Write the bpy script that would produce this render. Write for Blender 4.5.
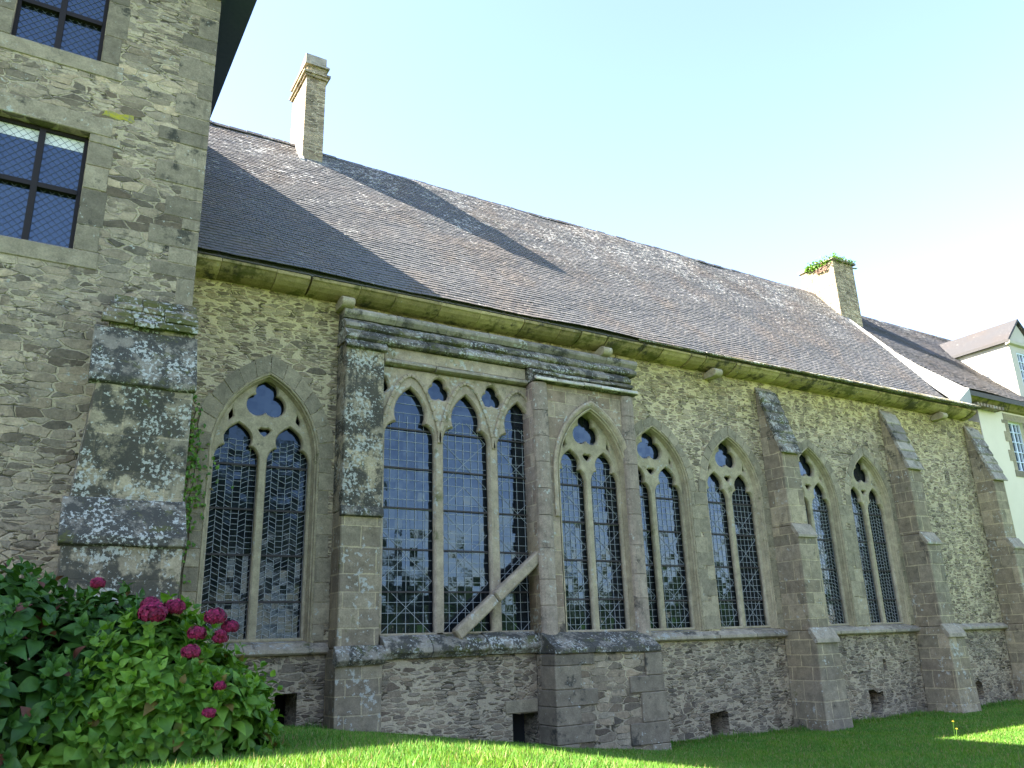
import bpy, bmesh, math, random
import numpy as np
from mathutils import Vector, Matrix
R_ = math.radians
rng = np.random.default_rng(7)
random.seed(7)
for o in list(bpy.data.objects):
    bpy.data.objects.remove(o)
scene = bpy.context.scene
COL = scene.collection

# ------------------------------------------------------------ camera
F = 807.26
X = Vector((1376.86, -212.18, -F)).normalized()
Z = Vector((-83.88, 2527.0, -F)); Z = (Z - X * X.dot(Z)).normalized()
Y = Z.cross(X)
cam_d = bpy.data.cameras.new('camera')
cam = bpy.data.objects.new('camera', cam_d)
COL.objects.link(cam)
cam.matrix_world = Matrix(((X[0], X[1], X[2], 0), (Y[0], Y[1], Y[2], -13.0), (Z[0], Z[1], Z[2], 2.0), (0, 0, 0, 1)))
cam_d.sensor_fit = 'HORIZONTAL'; cam_d.sensor_width = 36.0
cam_d.lens = F / 1024 * 36.0
cam_d.clip_start = 0.1; cam_d.clip_end = 3000
scene.camera = cam

# ------------------------------------------------------------ light
SUN = Vector((-0.70, 0.243, 0.675)).normalized()
EXPOSURE = 3.25
SKY = 0.075
SUN_E = 4.3
w = bpy.data.worlds.new('World'); scene.world = w; w.use_nodes = True
nt = w.node_tree; nt.nodes.clear()
sk = nt.nodes.new('ShaderNodeTexSky'); sk.sky_type = 'NISHITA'; sk.sun_disc = False
sk.sun_elevation = math.asin(SUN.z); sk.sun_rotation = math.atan2(SUN.x, SUN.y)
sk.air_density = 1.0; sk.dust_density = 0.4; sk.ozone_density = 1.8
bg = nt.nodes.new('ShaderNodeBackground'); bg.inputs[1].default_value = SKY
wo = nt.nodes.new('ShaderNodeOutputWorld')
wb = nt.nodes.new('ShaderNodeMix'); wb.data_type = 'RGBA'; wb.blend_type = 'MULTIPLY'; wb.inputs[0].default_value = 1.0
wb.inputs[7].default_value = (1.05, 0.95, 0.97, 1.0)      # white balance of the whole sky
nt.links.new(sk.outputs[0], wb.inputs[6]); nt.links.new(wb.outputs[2], bg.inputs[0]); nt.links.new(bg.outputs[0], wo.inputs[0])
sd = bpy.data.lights.new('sun', 'SUN'); sd.energy = SUN_E; sd.angle = R_(0.5); sd.color = (1.0, 0.94, 0.84)
so = bpy.data.objects.new('sun', sd); COL.objects.link(so)
so.rotation_euler = SUN.to_track_quat('Z', 'Y').to_euler(); so.location = (-20, 8, 30)
vs = scene.view_settings
vs.view_transform = 'Standard'; vs.look = 'None'; vs.gamma = 1.0; vs.use_curve_mapping = False
vs.exposure = EXPOSURE

# ------------------------------------------------------------ helpers: objects
def tag(o, label=None, cat=None, group=None, kind=None):
    if label: o['label'] = label
    if cat: o['category'] = cat
    if group: o['group'] = group
    if kind: o['kind'] = kind
    return o
def empty(name, loc, label, cat, group=None):
    o = bpy.data.objects.new(name, None); COL.objects.link(o); o.location = loc
    o.empty_display_size = 0.3
    return tag(o, label, cat, group)
def link(name, me, mat, parent=None, smooth=False):
    o = bpy.data.objects.new(name, me); COL.objects.link(o)
    if mat: me.materials.append(mat)
    if parent is not None:
        o.parent = parent
        pw = parent_loc(parent)
        o.location = -pw
    if smooth: me.polygons.foreach_set('use_smooth', [True] * len(me.polygons))
    return o
def parent_loc(p):
    v = Vector((0, 0, 0))
    while p is not None:
        v = v + p.location; p = p.parent
    return v
def from_bm(name, bm, mat, parent=None, smooth=False, bevel=0):
    if bevel:
        bmesh.ops.bevel(bm, geom=bm.edges[:], offset=bevel, segments=1, affect='EDGES', profile=0.5)
    bmesh.ops.recalc_face_normals(bm, faces=bm.faces[:])
    me = bpy.data.meshes.new(name); bm.to_mesh(me); bm.free()
    return link(name, me, mat, parent, smooth)
def from_arr(name, verts, faces, mat, parent=None, smooth=False):
    me = bpy.data.meshes.new(name); me.from_pydata(np.asarray(verts).tolist(), [], faces if isinstance(faces, list) else faces.tolist()); me.update()
    return link(name, me, mat, parent, smooth)

# ------------------------------------------------------------ helpers: shapes (world coordinates)
def box(bm, x0, x1, y0, y1, z0, z1, jit=0.0):
    v = []
    for x in (x0, x1):
        for y in (y0, y1):
            for z in (z0, z1):
                v.append(bm.verts.new((x + random.uniform(-jit, jit), y + random.uniform(-jit, jit), z + random.uniform(-jit, jit))))
    for f in ((0, 1, 3, 2), (4, 6, 7, 5), (0, 4, 5, 1), (2, 3, 7, 6), (0, 2, 6, 4), (1, 5, 7, 3)):
        bm.faces.new([v[i] for i in f])
def prism(bm, x0, x1, prof, x0f=None, x1f=None, segs=1):
    """(y,z) profile extruded along x; x0f/x1f may be functions of (y,z)"""
    rings = []
    for s in range(segs + 1):
        t = s / segs
        ring = []
        for (y, z) in prof:
            a = x0f(y, z) if x0f else x0; b = x1f(y, z) if x1f else x1
            ring.append(bm.verts.new((a + (b - a) * t, y, z)))
        rings.append(ring)
    n = len(prof)
    for a, b in zip(rings, rings[1:]):
        for i in range(n):
            bm.faces.new((a[i], a[(i + 1) % n], b[(i + 1) % n], b[i]))
    bm.faces.new(rings[0]); bm.faces.new(rings[-1][::-1])
def bar(bm, p, q, wdt, dep=None, up=(0, 1, 0)):
    p = Vector(p); q = Vector(q); d = (q - p).normalized(); u = Vector(up)
    s = d.cross(u).normalized(); u = s.cross(d).normalized()
    dep = dep or wdt
    v = []
    for c in (p, q):
        for a, b in ((-1, -1), (1, -1), (1, 1), (-1, 1)):
            v.append(bm.verts.new(c + s * a * wdt / 2 + u * b * dep / 2))
    for f in ((0, 1, 2, 3), (7, 6, 5, 4), (0, 4, 5, 1), (1, 5, 6, 2), (2, 6, 7, 3), (3, 7, 4, 0)):
        bm.faces.new([v[i] for i in f])
def plate(name, loops, y_front, y_back, mat, parent=None, bevel=0.0):
    """flat plate in the xz plane: loops[0] outline, the others holes"""
    cu = bpy.data.curves.new(name, 'CURVE'); cu.dimensions = '2D'; cu.fill_mode = 'BOTH'
    half = (y_back - y_front) / 2
    cu.extrude = max(half - bevel, 0.001)
    if bevel:
        cu.bevel_depth = bevel; cu.bevel_resolution = 0; cu.offset = -bevel
    for lp in loops:
        s = cu.splines.new('POLY'); s.points.add(len(lp) - 1)
        for p, (x, z) in zip(s.points, lp): p.co = (x, z, 0, 1)
        s.use_cyclic_u = True
    o = bpy.data.objects.new('tmp', cu); COL.objects.link(o)
    bpy.context.view_layer.update()
    dg = bpy.context.evaluated_depsgraph_get()
    me = bpy.data.meshes.new_from_object(o.evaluated_get(dg))
    bpy.data.objects.remove(o); bpy.data.curves.remove(cu)
    co = np.empty(len(me.vertices) * 3); me.vertices.foreach_get('co', co); co = co.reshape(-1, 3)
    yc = (y_front + y_back) / 2
    out = np.stack([co[:, 0], yc - co[:, 2], co[:, 1]], 1)
    me.vertices.foreach_set('co', out.ravel()); me.update(); me.name = name
    me.materials.clear()
    return link(name, me, mat, parent)
def arch(cx, a, cen, zs, base, n=12, k=1.0):
    """pointed arch outline; a half width, cen = offset of arc centres; k scales x"""
    R = a + cen
    th = math.acos(cen / R)
    pts = [(cx - k * a, base)]
    L = [(cx + k * (cen - R * math.cos(t)), zs + R * math.sin(t)) for t in np.linspace(0, th, n)]
    pts += L
    pts += [(2 * cx - x, z) for (x, z) in L[::-1][1:]]
    pts.append((cx + k * a, base))
    return pts
def loft(bm, loops):
    rings = [[bm.verts.new(p) for p in lp] for lp in loops]
    for a, b in zip(rings, rings[1:]):
        for i in range(len(a) - 1):
            bm.faces.new((a[i], a[i + 1], b[i + 1], b[i]))

# ------------------------------------------------------------ helpers: materials
class NT:
    def __init__(s, name):
        s.m = bpy.data.materials.new(name); s.m.use_nodes = True
        s.t = s.m.node_tree; s.t.nodes.clear()
        s.out = s.n('ShaderNodeOutputMaterial')
        s.geo = s.n('ShaderNodeNewGeometry')
        s.pos = s.geo.outputs['Position']
    def n(s, typ, **kw):
        nd = s.t.nodes.new(typ)
        for k, v in kw.items(): setattr(nd, k, v)
        return nd
    def set(s, inp, v):
        if isinstance(v, bpy.types.NodeSocket): s.t.links.new(v, inp)
        elif v is not None:
            if isinstance(v, (tuple, list)) and len(v) == 3 and inp.type == 'RGBA': v = (*v, 1)
            inp.default_value = v
    def math(s, op, a, b=None, c=None, clamp=False):
        nd = s.n('ShaderNodeMath', operation=op, use_clamp=clamp)
        for i, v in enumerate((a, b, c)):
            if v is not None: s.set(nd.inputs[i], v)
        return nd.outputs[0]
    def vmath(s, op, a, b=None):
        nd = s.n('ShaderNodeVectorMath', operation=op)
        s.set(nd.inputs[0], a)
        if b is not None: s.set(nd.inputs[1], b)
        return nd.outputs[0]
    def noise(s, vec, scale, detail=4, rough=0.55, col=False):
        nd = s.n('ShaderNodeTexNoise'); s.set(nd.inputs['Vector'], vec)
        nd.inputs['Scale'].default_value = scale; nd.inputs['Detail'].default_value = detail; nd.inputs['Roughness'].default_value = rough
        return nd.outputs[1 if col else 0]
    def vor(s, vec, scale, feature='F1', rand=1.0):
        nd = s.n('ShaderNodeTexVoronoi', feature=feature); s.set(nd.inputs['Vector'], vec)
        nd.inputs['Scale'].default_value = scale; nd.inputs['Randomness'].default_value = rand
        return nd
    def ramp(s, fac, stops, interp='LINEAR'):
        nd = s.n('ShaderNodeValToRGB'); cr = nd.color_ramp; cr.interpolation = interp
        while len(cr.elements) < len(stops): cr.elements.new(0.5)
        for e, (p, c) in zip(cr.elements, stops): e.position = p; e.color = (*c, 1) if len(c) == 3 else c
        s.set(nd.inputs[0], fac); return nd.outputs[0]
    def smooth(s, v, a, b, lo=0.0, hi=1.0):
        nd = s.n('ShaderNodeMapRange', interpolation_type='SMOOTHSTEP')
        s.set(nd.inputs[0], v); s.set(nd.inputs[1], a); s.set(nd.inputs[2], b); s.set(nd.inputs[3], lo); s.set(nd.inputs[4], hi)
        return nd.outputs[0]
    def mix(s, f, a, b, mode='MIX'):
        nd = s.n('ShaderNodeMix', data_type='RGBA', blend_type=mode, clamp_factor=True)
        s.set(nd.inputs[0], f); s.set(nd.inputs[6], a); s.set(nd.inputs[7], b); return nd.outputs[2]
    def mixf(s, f, a, b):
        nd = s.n('ShaderNodeMix', data_type='FLOAT'); s.set(nd.inputs[0], f); s.set(nd.inputs[2], a); s.set(nd.inputs[3], b); return nd.outputs[0]
    def sep(s, v):
        nd = s.n('ShaderNodeSeparateXYZ'); s.set(nd.inputs[0], v); return nd.outputs
    def comb(s, x, y, z):
        nd = s.n('ShaderNodeCombineXYZ')
        for i, v in enumerate((x, y, z)): s.set(nd.inputs[i], v)
        return nd.outputs[0]
    def bump(s, h, strength=0.6, dist=0.02, nrm=None):
        nd = s.n('ShaderNodeBump'); s.set(nd.inputs['Height'], h); nd.inputs['Strength'].default_value = strength; nd.inputs['Distance'].default_value = dist
        if nrm is not None: s.set(nd.inputs['Normal'], nrm)
        return nd.outputs[0]
    def finish(s, col, rough=0.9, nrm=None, spec=0.2, **kw):
        p = s.n('ShaderNodeBsdfPrincipled')
        s.set(p.inputs['Base Color'], col); s.set(p.inputs['Roughness'], rough); s.set(p.inputs['Specular IOR Level'], spec)
        if nrm is not None: s.set(p.inputs['Normal'], nrm)
        for k, v in kw.items(): s.set(p.inputs[k], v)
        s.t.links.new(p.outputs[0], s.out.inputs[0]); s.bsdf = p
        return s.m

ALB = (1.15, 0.985, 0.80)
def lichen(N, col, white=0.3, dark=0.2, moss=0.1, seed=0.0, sc=1.0):
    """patches of white crustose lichen, black staining and moss growing on stone"""
    p = N.vmath('ADD', N.pos, (seed, seed * 1.7, seed * .6))
    st = N.noise(N.vmath('MULTIPLY', p, (3.6, 3.6, 0.32)), 1.0, 5, 0.65)
    col = N.mix(N.math('MULTIPLY', N.smooth(st, 0.60, 0.74), 0.6), col, (0.05, 0.048, 0.04))
    if dark:
        d = N.noise(p, 1.6 * sc, 8, 0.72)
        col = N.mix(N.math('MULTIPLY', N.smooth(d, 0.62 - dark * .35, 0.72 - dark * .35), 0.85), col, (0.035, 0.034, 0.028))
    if moss:
        d = N.noise(N.vmath('ADD', p, (7, 3, 1)), 2.3 * sc, 7, 0.7)
        col = N.mix(N.math('MULTIPLY', N.smooth(d, 0.66 - moss * .35, 0.78 - moss * .35), 0.8), col, (0.085, 0.085, 0.022))
    if white:
        d = N.noise(N.vmath('ADD', p, (1, 9, 4)), 11.0 * sc, 6, 0.66)
        e = N.noise(N.vmath('ADD', p, (5, 2, 8)), 1.3 * sc, 3, 0.5)
        d = N.math('ADD', d, N.math('MULTIPLY', N.math('SUBTRACT', e, 0.5), 0.5))
        g = N.noise(p, 30, 3)
        lc = N.mix(g, (0.25, 0.245, 0.205), (0.52, 0.51, 0.43))
        col = N.mix(N.math('MULTIPLY', N.smooth(d, 0.70 - white * .3, 0.745 - white * .3), 0.9), col, lc)
    return col

def rubble(name, stones, mortar, mortar_w=0.07, scale=1.0, seed=0.0, low=None, algae=0.0, big=0.55, bump=0.8, white=0.0, dark=0.0, moss=0.0, flat=1.0):
    N = NT(name)
    p = N.vmath('ADD', N.pos, (seed, seed, seed))
    wn = N.noise(p, 2.6, 3, 0.5, col=True)
    wp = N.vmath('ADD', p, N.vmath('MULTIPLY', N.vmath('SUBTRACT', wn, (0.5, 0.5, 0.5)), (0.13, 0.13, 0.06)))
    wn2 = N.noise(p, 14, 2, 0.5, col=True)
    wp = N.vmath('ADD', wp, N.vmath('MULTIPLY', N.vmath('SUBTRACT', wn2, (0.5, 0.5, 0.5)), (0.035, 0.035, 0.025)))
    s1 = N.vmath('MULTIPLY', wp, (4.6 * scale, 4.6 * scale, 18.0 * scale * flat))
    s2 = N.vmath('MULTIPLY', wp, (3.2 * scale, 3.2 * scale, 9.5 * scale * flat))
    sel = N.smooth(N.noise(N.vmath('ADD', p, (3, 1, 5)), 1.1, 4, 0.6), big - 0.01, big + 0.01)
    a1, a2 = N.vor(s1, 1.0, 'F1', .8), N.vor(s2, 1.0, 'F1', .75)
    d1, d2 = N.vor(s1, 1.0, 'DISTANCE_TO_EDGE', .8), N.vor(s2, 1.0, 'DISTANCE_TO_EDGE', .75)
    cell = N.mix(sel, a1.outputs['Color'], a2.outputs['Color'])
    rd = lambda d, f: N.math('MINIMUM', d.outputs['Distance'], N.math('MULTIPLY', N.math('SUBTRACT', 0.78, f.outputs['Distance']), 0.55))
    dte = N.mixf(sel, rd(d1, a1), N.math('MULTIPLY', rd(d2, a2), 1.5))
    c = N.sep(cell)
    fine = N.noise(p, 38, 5, 0.65)
    mid = N.noise(p, 9, 4, 0.6)
    stone = N.ramp(c[0], stones, 'LINEAR')
    stone = N.mix(N.math('MULTIPLY', c[1], 0.35), stone, N.mix(1.0, stone, (1.25, 1.0, 0.78), 'MULTIPLY'))
    stone = N.mix(1.0, stone, N.ramp(mid, [(0.25, (0.66, 0.66, 0.66)), (0.75, (1.3, 1.3, 1.3))]), 'MULTIPLY')
    mw = N.math('MULTIPLY', mortar_w, N.smooth(N.noise(p, 5, 2), 0.3, 0.7, 0.55, 1.5))
    fac = N.smooth(dte, N.math('MULTIPLY', mw, 0.55), N.math('MULTIPLY', mw, 1.15))
    mort = N.mix(N.noise(p, 3.2, 4), tuple(x * 0.75 for x in mortar), tuple(x * 1.2 for x in mortar))
    col = N.mix(fac, mort, stone)
    col = N.mix(1.0, col, N.ramp(fine, [(0.2, (0.62, 0.62, 0.62)), (0.8, (1.35, 1.35, 1.35))]), 'MULTIPLY')
    # open joints where the mortar has fallen out, their shade painted in as dark gaps
    gap = N.math('MULTIPLY', N.smooth(dte, 0.0, N.math('MULTIPLY', mw, 0.5), 1.0, 0.0), N.smooth(N.noise(p, 3.7, 3), 0.52, 0.6))
    col = N.mix(N.math('MULTIPLY', gap, 0.85), col, (0.02, 0.018, 0.014))
    xyz = N.sep(N.pos)
    if low:
        lf = N.smooth(N.math('ADD', xyz[2], N.math('MULTIPLY', N.noise(p, 1.5, 3), 0.4)), 2.0, 2.35, 1.0, 0.0)
        col = N.mix(lf, col, N.mix(1.0, col, low, 'MULTIPLY'))
    if algae:
        af = N.math('MULTIPLY', N.smooth(N.math('ADD', xyz[2], N.math('MULTIPLY', N.math('SUBTRACT', N.noise(p, 1.8, 5), 0.5), 1.6)), 6.3, 8.2), algae)
        col = N.mix(af, col, N.mix(1.0, col, (1.12, 1.10, 0.62), 'MULTIPLY'))
    big_n = N.noise(p, 0.55, 4, 0.6)
    col = N.mix(1.0, col, N.ramp(big_n, [(0.3, (0.78, 0.78, 0.8)), (0.7, (1.16, 1.14, 1.08))]), 'MULTIPLY')
    col = N.mix(1.0, col, ALB, 'MULTIPLY')
    col = lichen(N, col, white, dark, moss, seed)
    h = N.math('ADD', N.math('MULTIPLY', fac, N.math('ADD', 0.7, N.math('MULTIPLY', c[2], 0.5))), N.math('ADD', N.math('MULTIPLY', fine, 0.35), N.math('MULTIPLY', mid, 0.3)))
    h = N.math('SUBTRACT', h, gap)
    return N.finish(col, 0.92, N.bump(h, bump, 0.035))

def ashlar(name, c1, c2, mortar, bw=0.55, bh=0.32, seed=0.0, white=0.2, dark=0.1, moss=0.1, tint=None, joint=0.012, mul=1.0, lsc=1.0):
    N = NT(name)
    xyz = N.sep(N.pos)
    p = N.vmath('ADD', N.pos, (seed, seed, seed))
    wn = N.sep(N.noise(p, 3.0, 3, 0.5, col=True))
    u = N.math('ADD', N.math('ADD', xyz[0], xyz[1]), N.math('MULTIPLY', wn[0], 0.05))
    # courses of uneven height
    v = N.math('ADD', N.math('ADD', xyz[2], N.math('MULTIPLY', N.math('SINE', N.math('MULTIPLY', xyz[2], 4.3 + seed * 0.1)), 0.07)), N.math('MULTIPLY', wn[1], 0.035))
    br = N.n('ShaderNodeTexBrick'); N.set(br.inputs['Vector'], N.comb(N.math('ADD', u, seed * 0.37), v, 0.0))
    br.inputs['Scale'].default_value = 1.0; br.inputs['Brick Width'].default_value = bw; br.inputs['Row Height'].default_value = bh
    br.inputs['Mortar Size'].default_value = joint; br.inputs['Mortar Smooth'].default_value = 0.25; br.inputs['Bias'].default_value = 0.0
    N.set(br.inputs['Color1'], (0, 0, 0)); N.set(br.inputs['Color2'], (1, 1, 1)); N.set(br.inputs['Mortar'], (0.5, 0.5, 0.5))
    rv = N.sep(br.outputs['Color'])[0]
    stone = N.mix(rv, c1, c2)
    if tint:
        stone = N.mix(N.smooth(N.math('FRACT', N.math('MULTIPLY', rv, 7.31)), 0.45, 0.65), stone, tint)
    fine = N.noise(p, 45, 5, 0.65); mid = N.noise(p, 6, 5, 0.65)
    col = N.mix(br.outputs['Fac'], stone, mortar)
    col = N.mix(1.0, col, N.ramp(mid, [(0.25, (0.6, 0.6, 0.6)), (0.75, (1.3, 1.3, 1.3))]), 'MULTIPLY')
    col = N.mix(1.0, col, N.ramp(fine, [(0.2, (0.68, 0.68, 0.68)), (0.8, (1.3, 1.3, 1.3))]), 'MULTIPLY')
    col = N.mix(1.0, col, N.ramp(N.noise(p, 0.8, 3), [(0.3, (0.85, 0.85, 0.88)), (0.7, (1.15, 1.12, 1.0))]), 'MULTIPLY')
    col = N.mix(1.0, col, ALB, 'MULTIPLY')
    col = lichen(N, col, white, dark, moss, seed, lsc)
    h = N.math('ADD', N.math('MULTIPLY', br.outputs['Fac'], -0.8), N.math('ADD', N.math('MULTIPLY', mid, 0.5), N.math('MULTIPLY', fine, 0.35)))
    return N.finish(col, 0.92, N.bump(h, 0.7, 0.02))

def plain_stone(name, c1, c2, seed=0.0, white=0.2, dark=0.1, moss=0.1, island=True, sc=1.0):
    """dressed blocks that are separate pieces of one mesh; each block takes its own tone"""
    N = NT(name)
    p = N.vmath('ADD', N.pos, (seed, seed, seed))
    r = N.geo.outputs['Random Per Island'] if island else N.noise(p, 1.2, 2)
    col = N.mix(r, c1, c2)
    fine = N.noise(p, 45, 5, 0.65); mid = N.noise(p, 6, 5, 0.65)
    col = N.mix(1.0, col, N.ramp(mid, [(0.25, (0.62, 0.62, 0.62)), (0.75, (1.3, 1.3, 1.3))]), 'MULTIPLY')
    col = N.mix(1.0, col, N.ramp(fine, [(0.2, (0.68, 0.68, 0.68)), (0.8, (1.3, 1.3, 1.3))]), 'MULTIPLY')
    col = N.mix(1.0, col, ALB, 'MULTIPLY')
    col = lichen(N, col, white, dark, moss, seed, sc)
    return N.finish(col, 0.92, N.bump(N.math('ADD', N.math('MULTIPLY', mid, 0.6), N.math('MULTIPLY', fine, 0.4)), 0.7, 0.02))

M = {}
M['rubble_hall'] = rubble('hall rubble', [(0.0, (0.12, 0.112, 0.095)), (0.25, (0.20, 0.19, 0.16)), (0.7, (0.26, 0.25, 0.20)), (1.0, (0.34, 0.325, 0.265))], (0.43, 0.41, 0.315), 0.105, low=(0.80, 0.80, 0.86), algae=0.75, big=0.58)
M['rubble_base'] = rubble('base rubble', [(0.0, (0.10, 0.095, 0.085)), (0.3, (0.18, 0.172, 0.15)), (0.7, (0.25, 0.24, 0.205)), (1.0, (0.33, 0.315, 0.26))], (0.34, 0.325, 0.26), 0.08, seed=31.0, big=0.42, scale=0.9, white=0.12, dark=0.12)
M['rubble_tower'] = rubble('tower rubble', [(0.0, (0.10, 0.095, 0.085)), (0.3, (0.19, 0.185, 0.165)), (0.7, (0.28, 0.27, 0.235)), (1.0, (0.36, 0.345, 0.29))], (0.35, 0.335, 0.27), 0.075, seed=11.0, big=0.47, scale=0.92, white=0.06, dark=0.1)
M['rubble_chimney'] = rubble('chimney rubble', [(0.0, (0.16, 0.15, 0.12)), (0.5, (0.28, 0.27, 0.22)), (1.0, (0.40, 0.385, 0.31))], (0.44, 0.42, 0.34), 0.07, seed=23.0, big=0.9, scale=1.25)
M['ashlar'] = ashlar('buttress ashlar', (0.17, 0.165, 0.14), (0.30, 0.285, 0.235), (0.34, 0.325, 0.25), seed=3.0, white=0.22, dark=0.12, moss=0.08, tint=(0.19, 0.178, 0.15))
M['ashlar_red'] = ashlar('reddish ashlar', (0.19, 0.17, 0.155), (0.30, 0.275, 0.24), (0.33, 0.31, 0.25), seed=5.0, white=0.25, dark=0.12, moss=0.12, tint=(0.205, 0.175, 0.155))
M['ashlar_lichen'] = ashlar('lichened ashlar', (0.17, 0.165, 0.14), (0.30, 0.29, 0.24), (0.33, 0.31, 0.25), seed=8.0, white=0.44, dark=0.54, moss=0.16, lsc=1.9)
M['ashlar_base'] = ashlar('base masonry', (0.16, 0.155, 0.14), (0.27, 0.26, 0.22), (0.30, 0.285, 0.225), bw=0.6, bh=0.34, seed=13.0, white=0.16, dark=0.2, moss=0.1)
M['blocks'] = plain_stone('dressed granite', (0.18, 0.175, 0.145), (0.30, 0.285, 0.225), 2.0, white=0.08, dark=0.05, moss=0.05)
M['tracery'] = plain_stone('tracery granite', (0.25, 0.24, 0.185), (0.36, 0.345, 0.265), 4.0, white=0.14, dark=0.03, moss=0.14, island=False)
M['tracery_red'] = plain_stone('lichened tracery', (0.24, 0.215, 0.18), (0.34, 0.32, 0.255), 6.0, white=0.3, dark=0.08, moss=0.25, island=False)
M['weather'] = plain_stone('weathering slabs', (0.12, 0.12, 0.11), (0.25, 0.25, 0.23), 9.0, white=0.44, dark=0.46, moss=0.42, sc=2.0)
M['weather_grey'] = plain_stone('grey slabs', (0.17, 0.17, 0.165), (0.29, 0.29, 0.27), 10.0, white=0.3, dark=0.25, moss=0.3, sc=1.3)
M['moss_slab'] = plain_stone('mossy slabs', (0.10, 0.095, 0.055), (0.22, 0.21, 0.16), 12.0, white=0.55, dark=0.45, moss=0.62, sc=1.7)
M['cornice'] = plain_stone('algae cornice', (0.20, 0.18, 0.10), (0.38, 0.35, 0.20), 15.0, white=0.05, dark=0.3, moss=0.42)
M['weather_dark'] = plain_stone('dark weathering slabs', (0.11, 0.11, 0.10), (0.22, 0.22, 0.20), 29.0, white=0.43, dark=0.58, moss=0.36, sc=2.2)
M['lip'] = plain_stone('white lichened lip', (0.34, 0.34, 0.32), (0.52, 0.52, 0.50), 18.0, white=0.6, dark=0.15, moss=0.1, sc=1.5)
M['blocks_house'] = plain_stone('house quoins', (0.13, 0.124, 0.108), (0.27, 0.255, 0.21), 21.0, white=0.16, dark=0.2, moss=0.1, sc=1.5)
M['sill'] = plain_stone('sill slabs', (0.19, 0.185, 0.165), (0.30, 0.29, 0.25), 17.0, white=0.32, dark=0.2, moss=0.12)
M['lead'] = NT('lead cames').finish((0.34, 0.35, 0.34), 0.6, spec=0.3)
M['iron'] = NT('rusted iron').finish((0.05, 0.042, 0.038), 0.7)
M['dark_wood'] = NT('dark painted frame').finish((0.018, 0.013, 0.011), 0.55)
M['hole_shade'] = NT('painted interior shade').finish((0.02, 0.02, 0.02), 1.0)  # near-black fill that paints the shade inside the openings

def glass(name, base=(0.006, 0.008, 0.010), ior=1.62, rough=0.04):
    N = NT(name)
    n = N.noise(N.pos, 3.5, 3, 0.5)
    return N.finish(base, N.math('ADD', rough, N.math('MULTIPLY', n, 0.05)), N.bump(n, 0.25, 0.02), spec=0.5, IOR=ior, **{'Specular Tint': (0.62, 0.80, 1.0, 1.0)})  # blue of the reflected sky is put into the specular tint
M['glass'] = glass('leaded glass')
M['glass_dark'] = glass('dark leaded glass', ior=1.5, rough=0.08)
M['glass_house'] = glass('window glass', ior=2.0)

# slates
def slate_mat(name, base1, base2, lich=0.5, z0=9.0, z1=13.0, moss_low=0.0, brown=True):
    N = NT(name)
    r = N.geo.outputs['Random Per Island']
    col = N.mix(r, base1, base2)
    p = N.pos
    big = N.noise(p, 0.7, 5, 0.62)
    if brown:
        col = N.mix(N.smooth(big, 0.42, 0.66), col, N.mix(1.0, col, (1.12, 1.0, 0.9), 'MULTIPLY'))
    col = N.mix(1.0, col, N.ramp(N.noise(p, 25, 4, 0.7), [(0.2, (0.6, 0.6, 0.6)), (0.8, (1.4, 1.4, 1.4))]), 'MULTIPLY')
    xyz = N.sep(p)
    hz = N.smooth(xyz[2], z0, z1)
    e = N.noise(p, 1.1, 4, 0.6)
    q = N.vmath('MULTIPLY', p, (1.0, 1.0, 1.0))
    d = N.noise(q, 15.0, 4, 0.6)
    d = N.math('ADD', d, N.math('ADD', N.math('MULTIPLY', N.math('SUBTRACT', e, 0.5), 0.55), N.math('MULTIPLY', N.math('SUBTRACT', hz, 0.6), 0.16)))
    d = N.math('ADD', d, N.math('MULTIPLY', N.math('SUBTRACT', r, 0.5), 0.12))
    lc = N.mix(N.noise(p, 30, 2), (0.25, 0.24, 0.22), (0.62, 0.60, 0.55))
    col = N.mix(N.math('MULTIPLY', N.smooth(d, 0.72 - lich * 0.2, 0.80 - lich * 0.2), 0.6), col, lc)
    return N.finish(col, N.math('ADD', 0.6, N.math('MULTIPLY', r, 0.25)), N.bump(N.noise(p, 60, 3), 0.4, 0.004), spec=0.3)
M['slate'] = slate_mat('lichened slates', (0.090, 0.086, 0.083), (0.120, 0.114, 0.108), 0.57)
M['slate2'] = slate_mat('house slates', (0.055, 0.053, 0.053), (0.085, 0.081, 0.079), 0.3, 9, 14)
M['render'] = None
N = NT('cream render')
n1 = N.noise(N.pos, 1.3, 5, 0.6)
M['render'] = N.finish(N.mix(n1, (0.64, 0.545, 0.40), (0.77, 0.67, 0.51)), 0.95, N.bump(N.noise(N.pos, 30, 4), 0.3, 0.01))
N = NT('white mortar')
n1 = N.noise(N.pos, 2.3, 5, 0.6)
M['mortar'] = N.finish(N.mix(n1, (0.30, 0.285, 0.255), (0.46, 0.44, 0.40)), 0.95, N.bump(N.noise(N.pos, 18, 4), 0.4, 0.015))
N = NT('dormer stone')
n1 = N.noise(N.pos, 2.0, 6, 0.65)
M['dormer'] = N.finish(N.mix(n1, (0.42, 0.37, 0.30), (0.58, 0.52, 0.44)), 0.95, N.bump(N.noise(N.pos, 14, 4), 0.5, 0.015))
M['white_cloth'] = NT('pale blind').finish((0.75, 0.72, 0.72), 0.9)
M['white_paint'] = NT('pale window paint').finish((0.55, 0.60, 0.66), 0.5)

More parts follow.
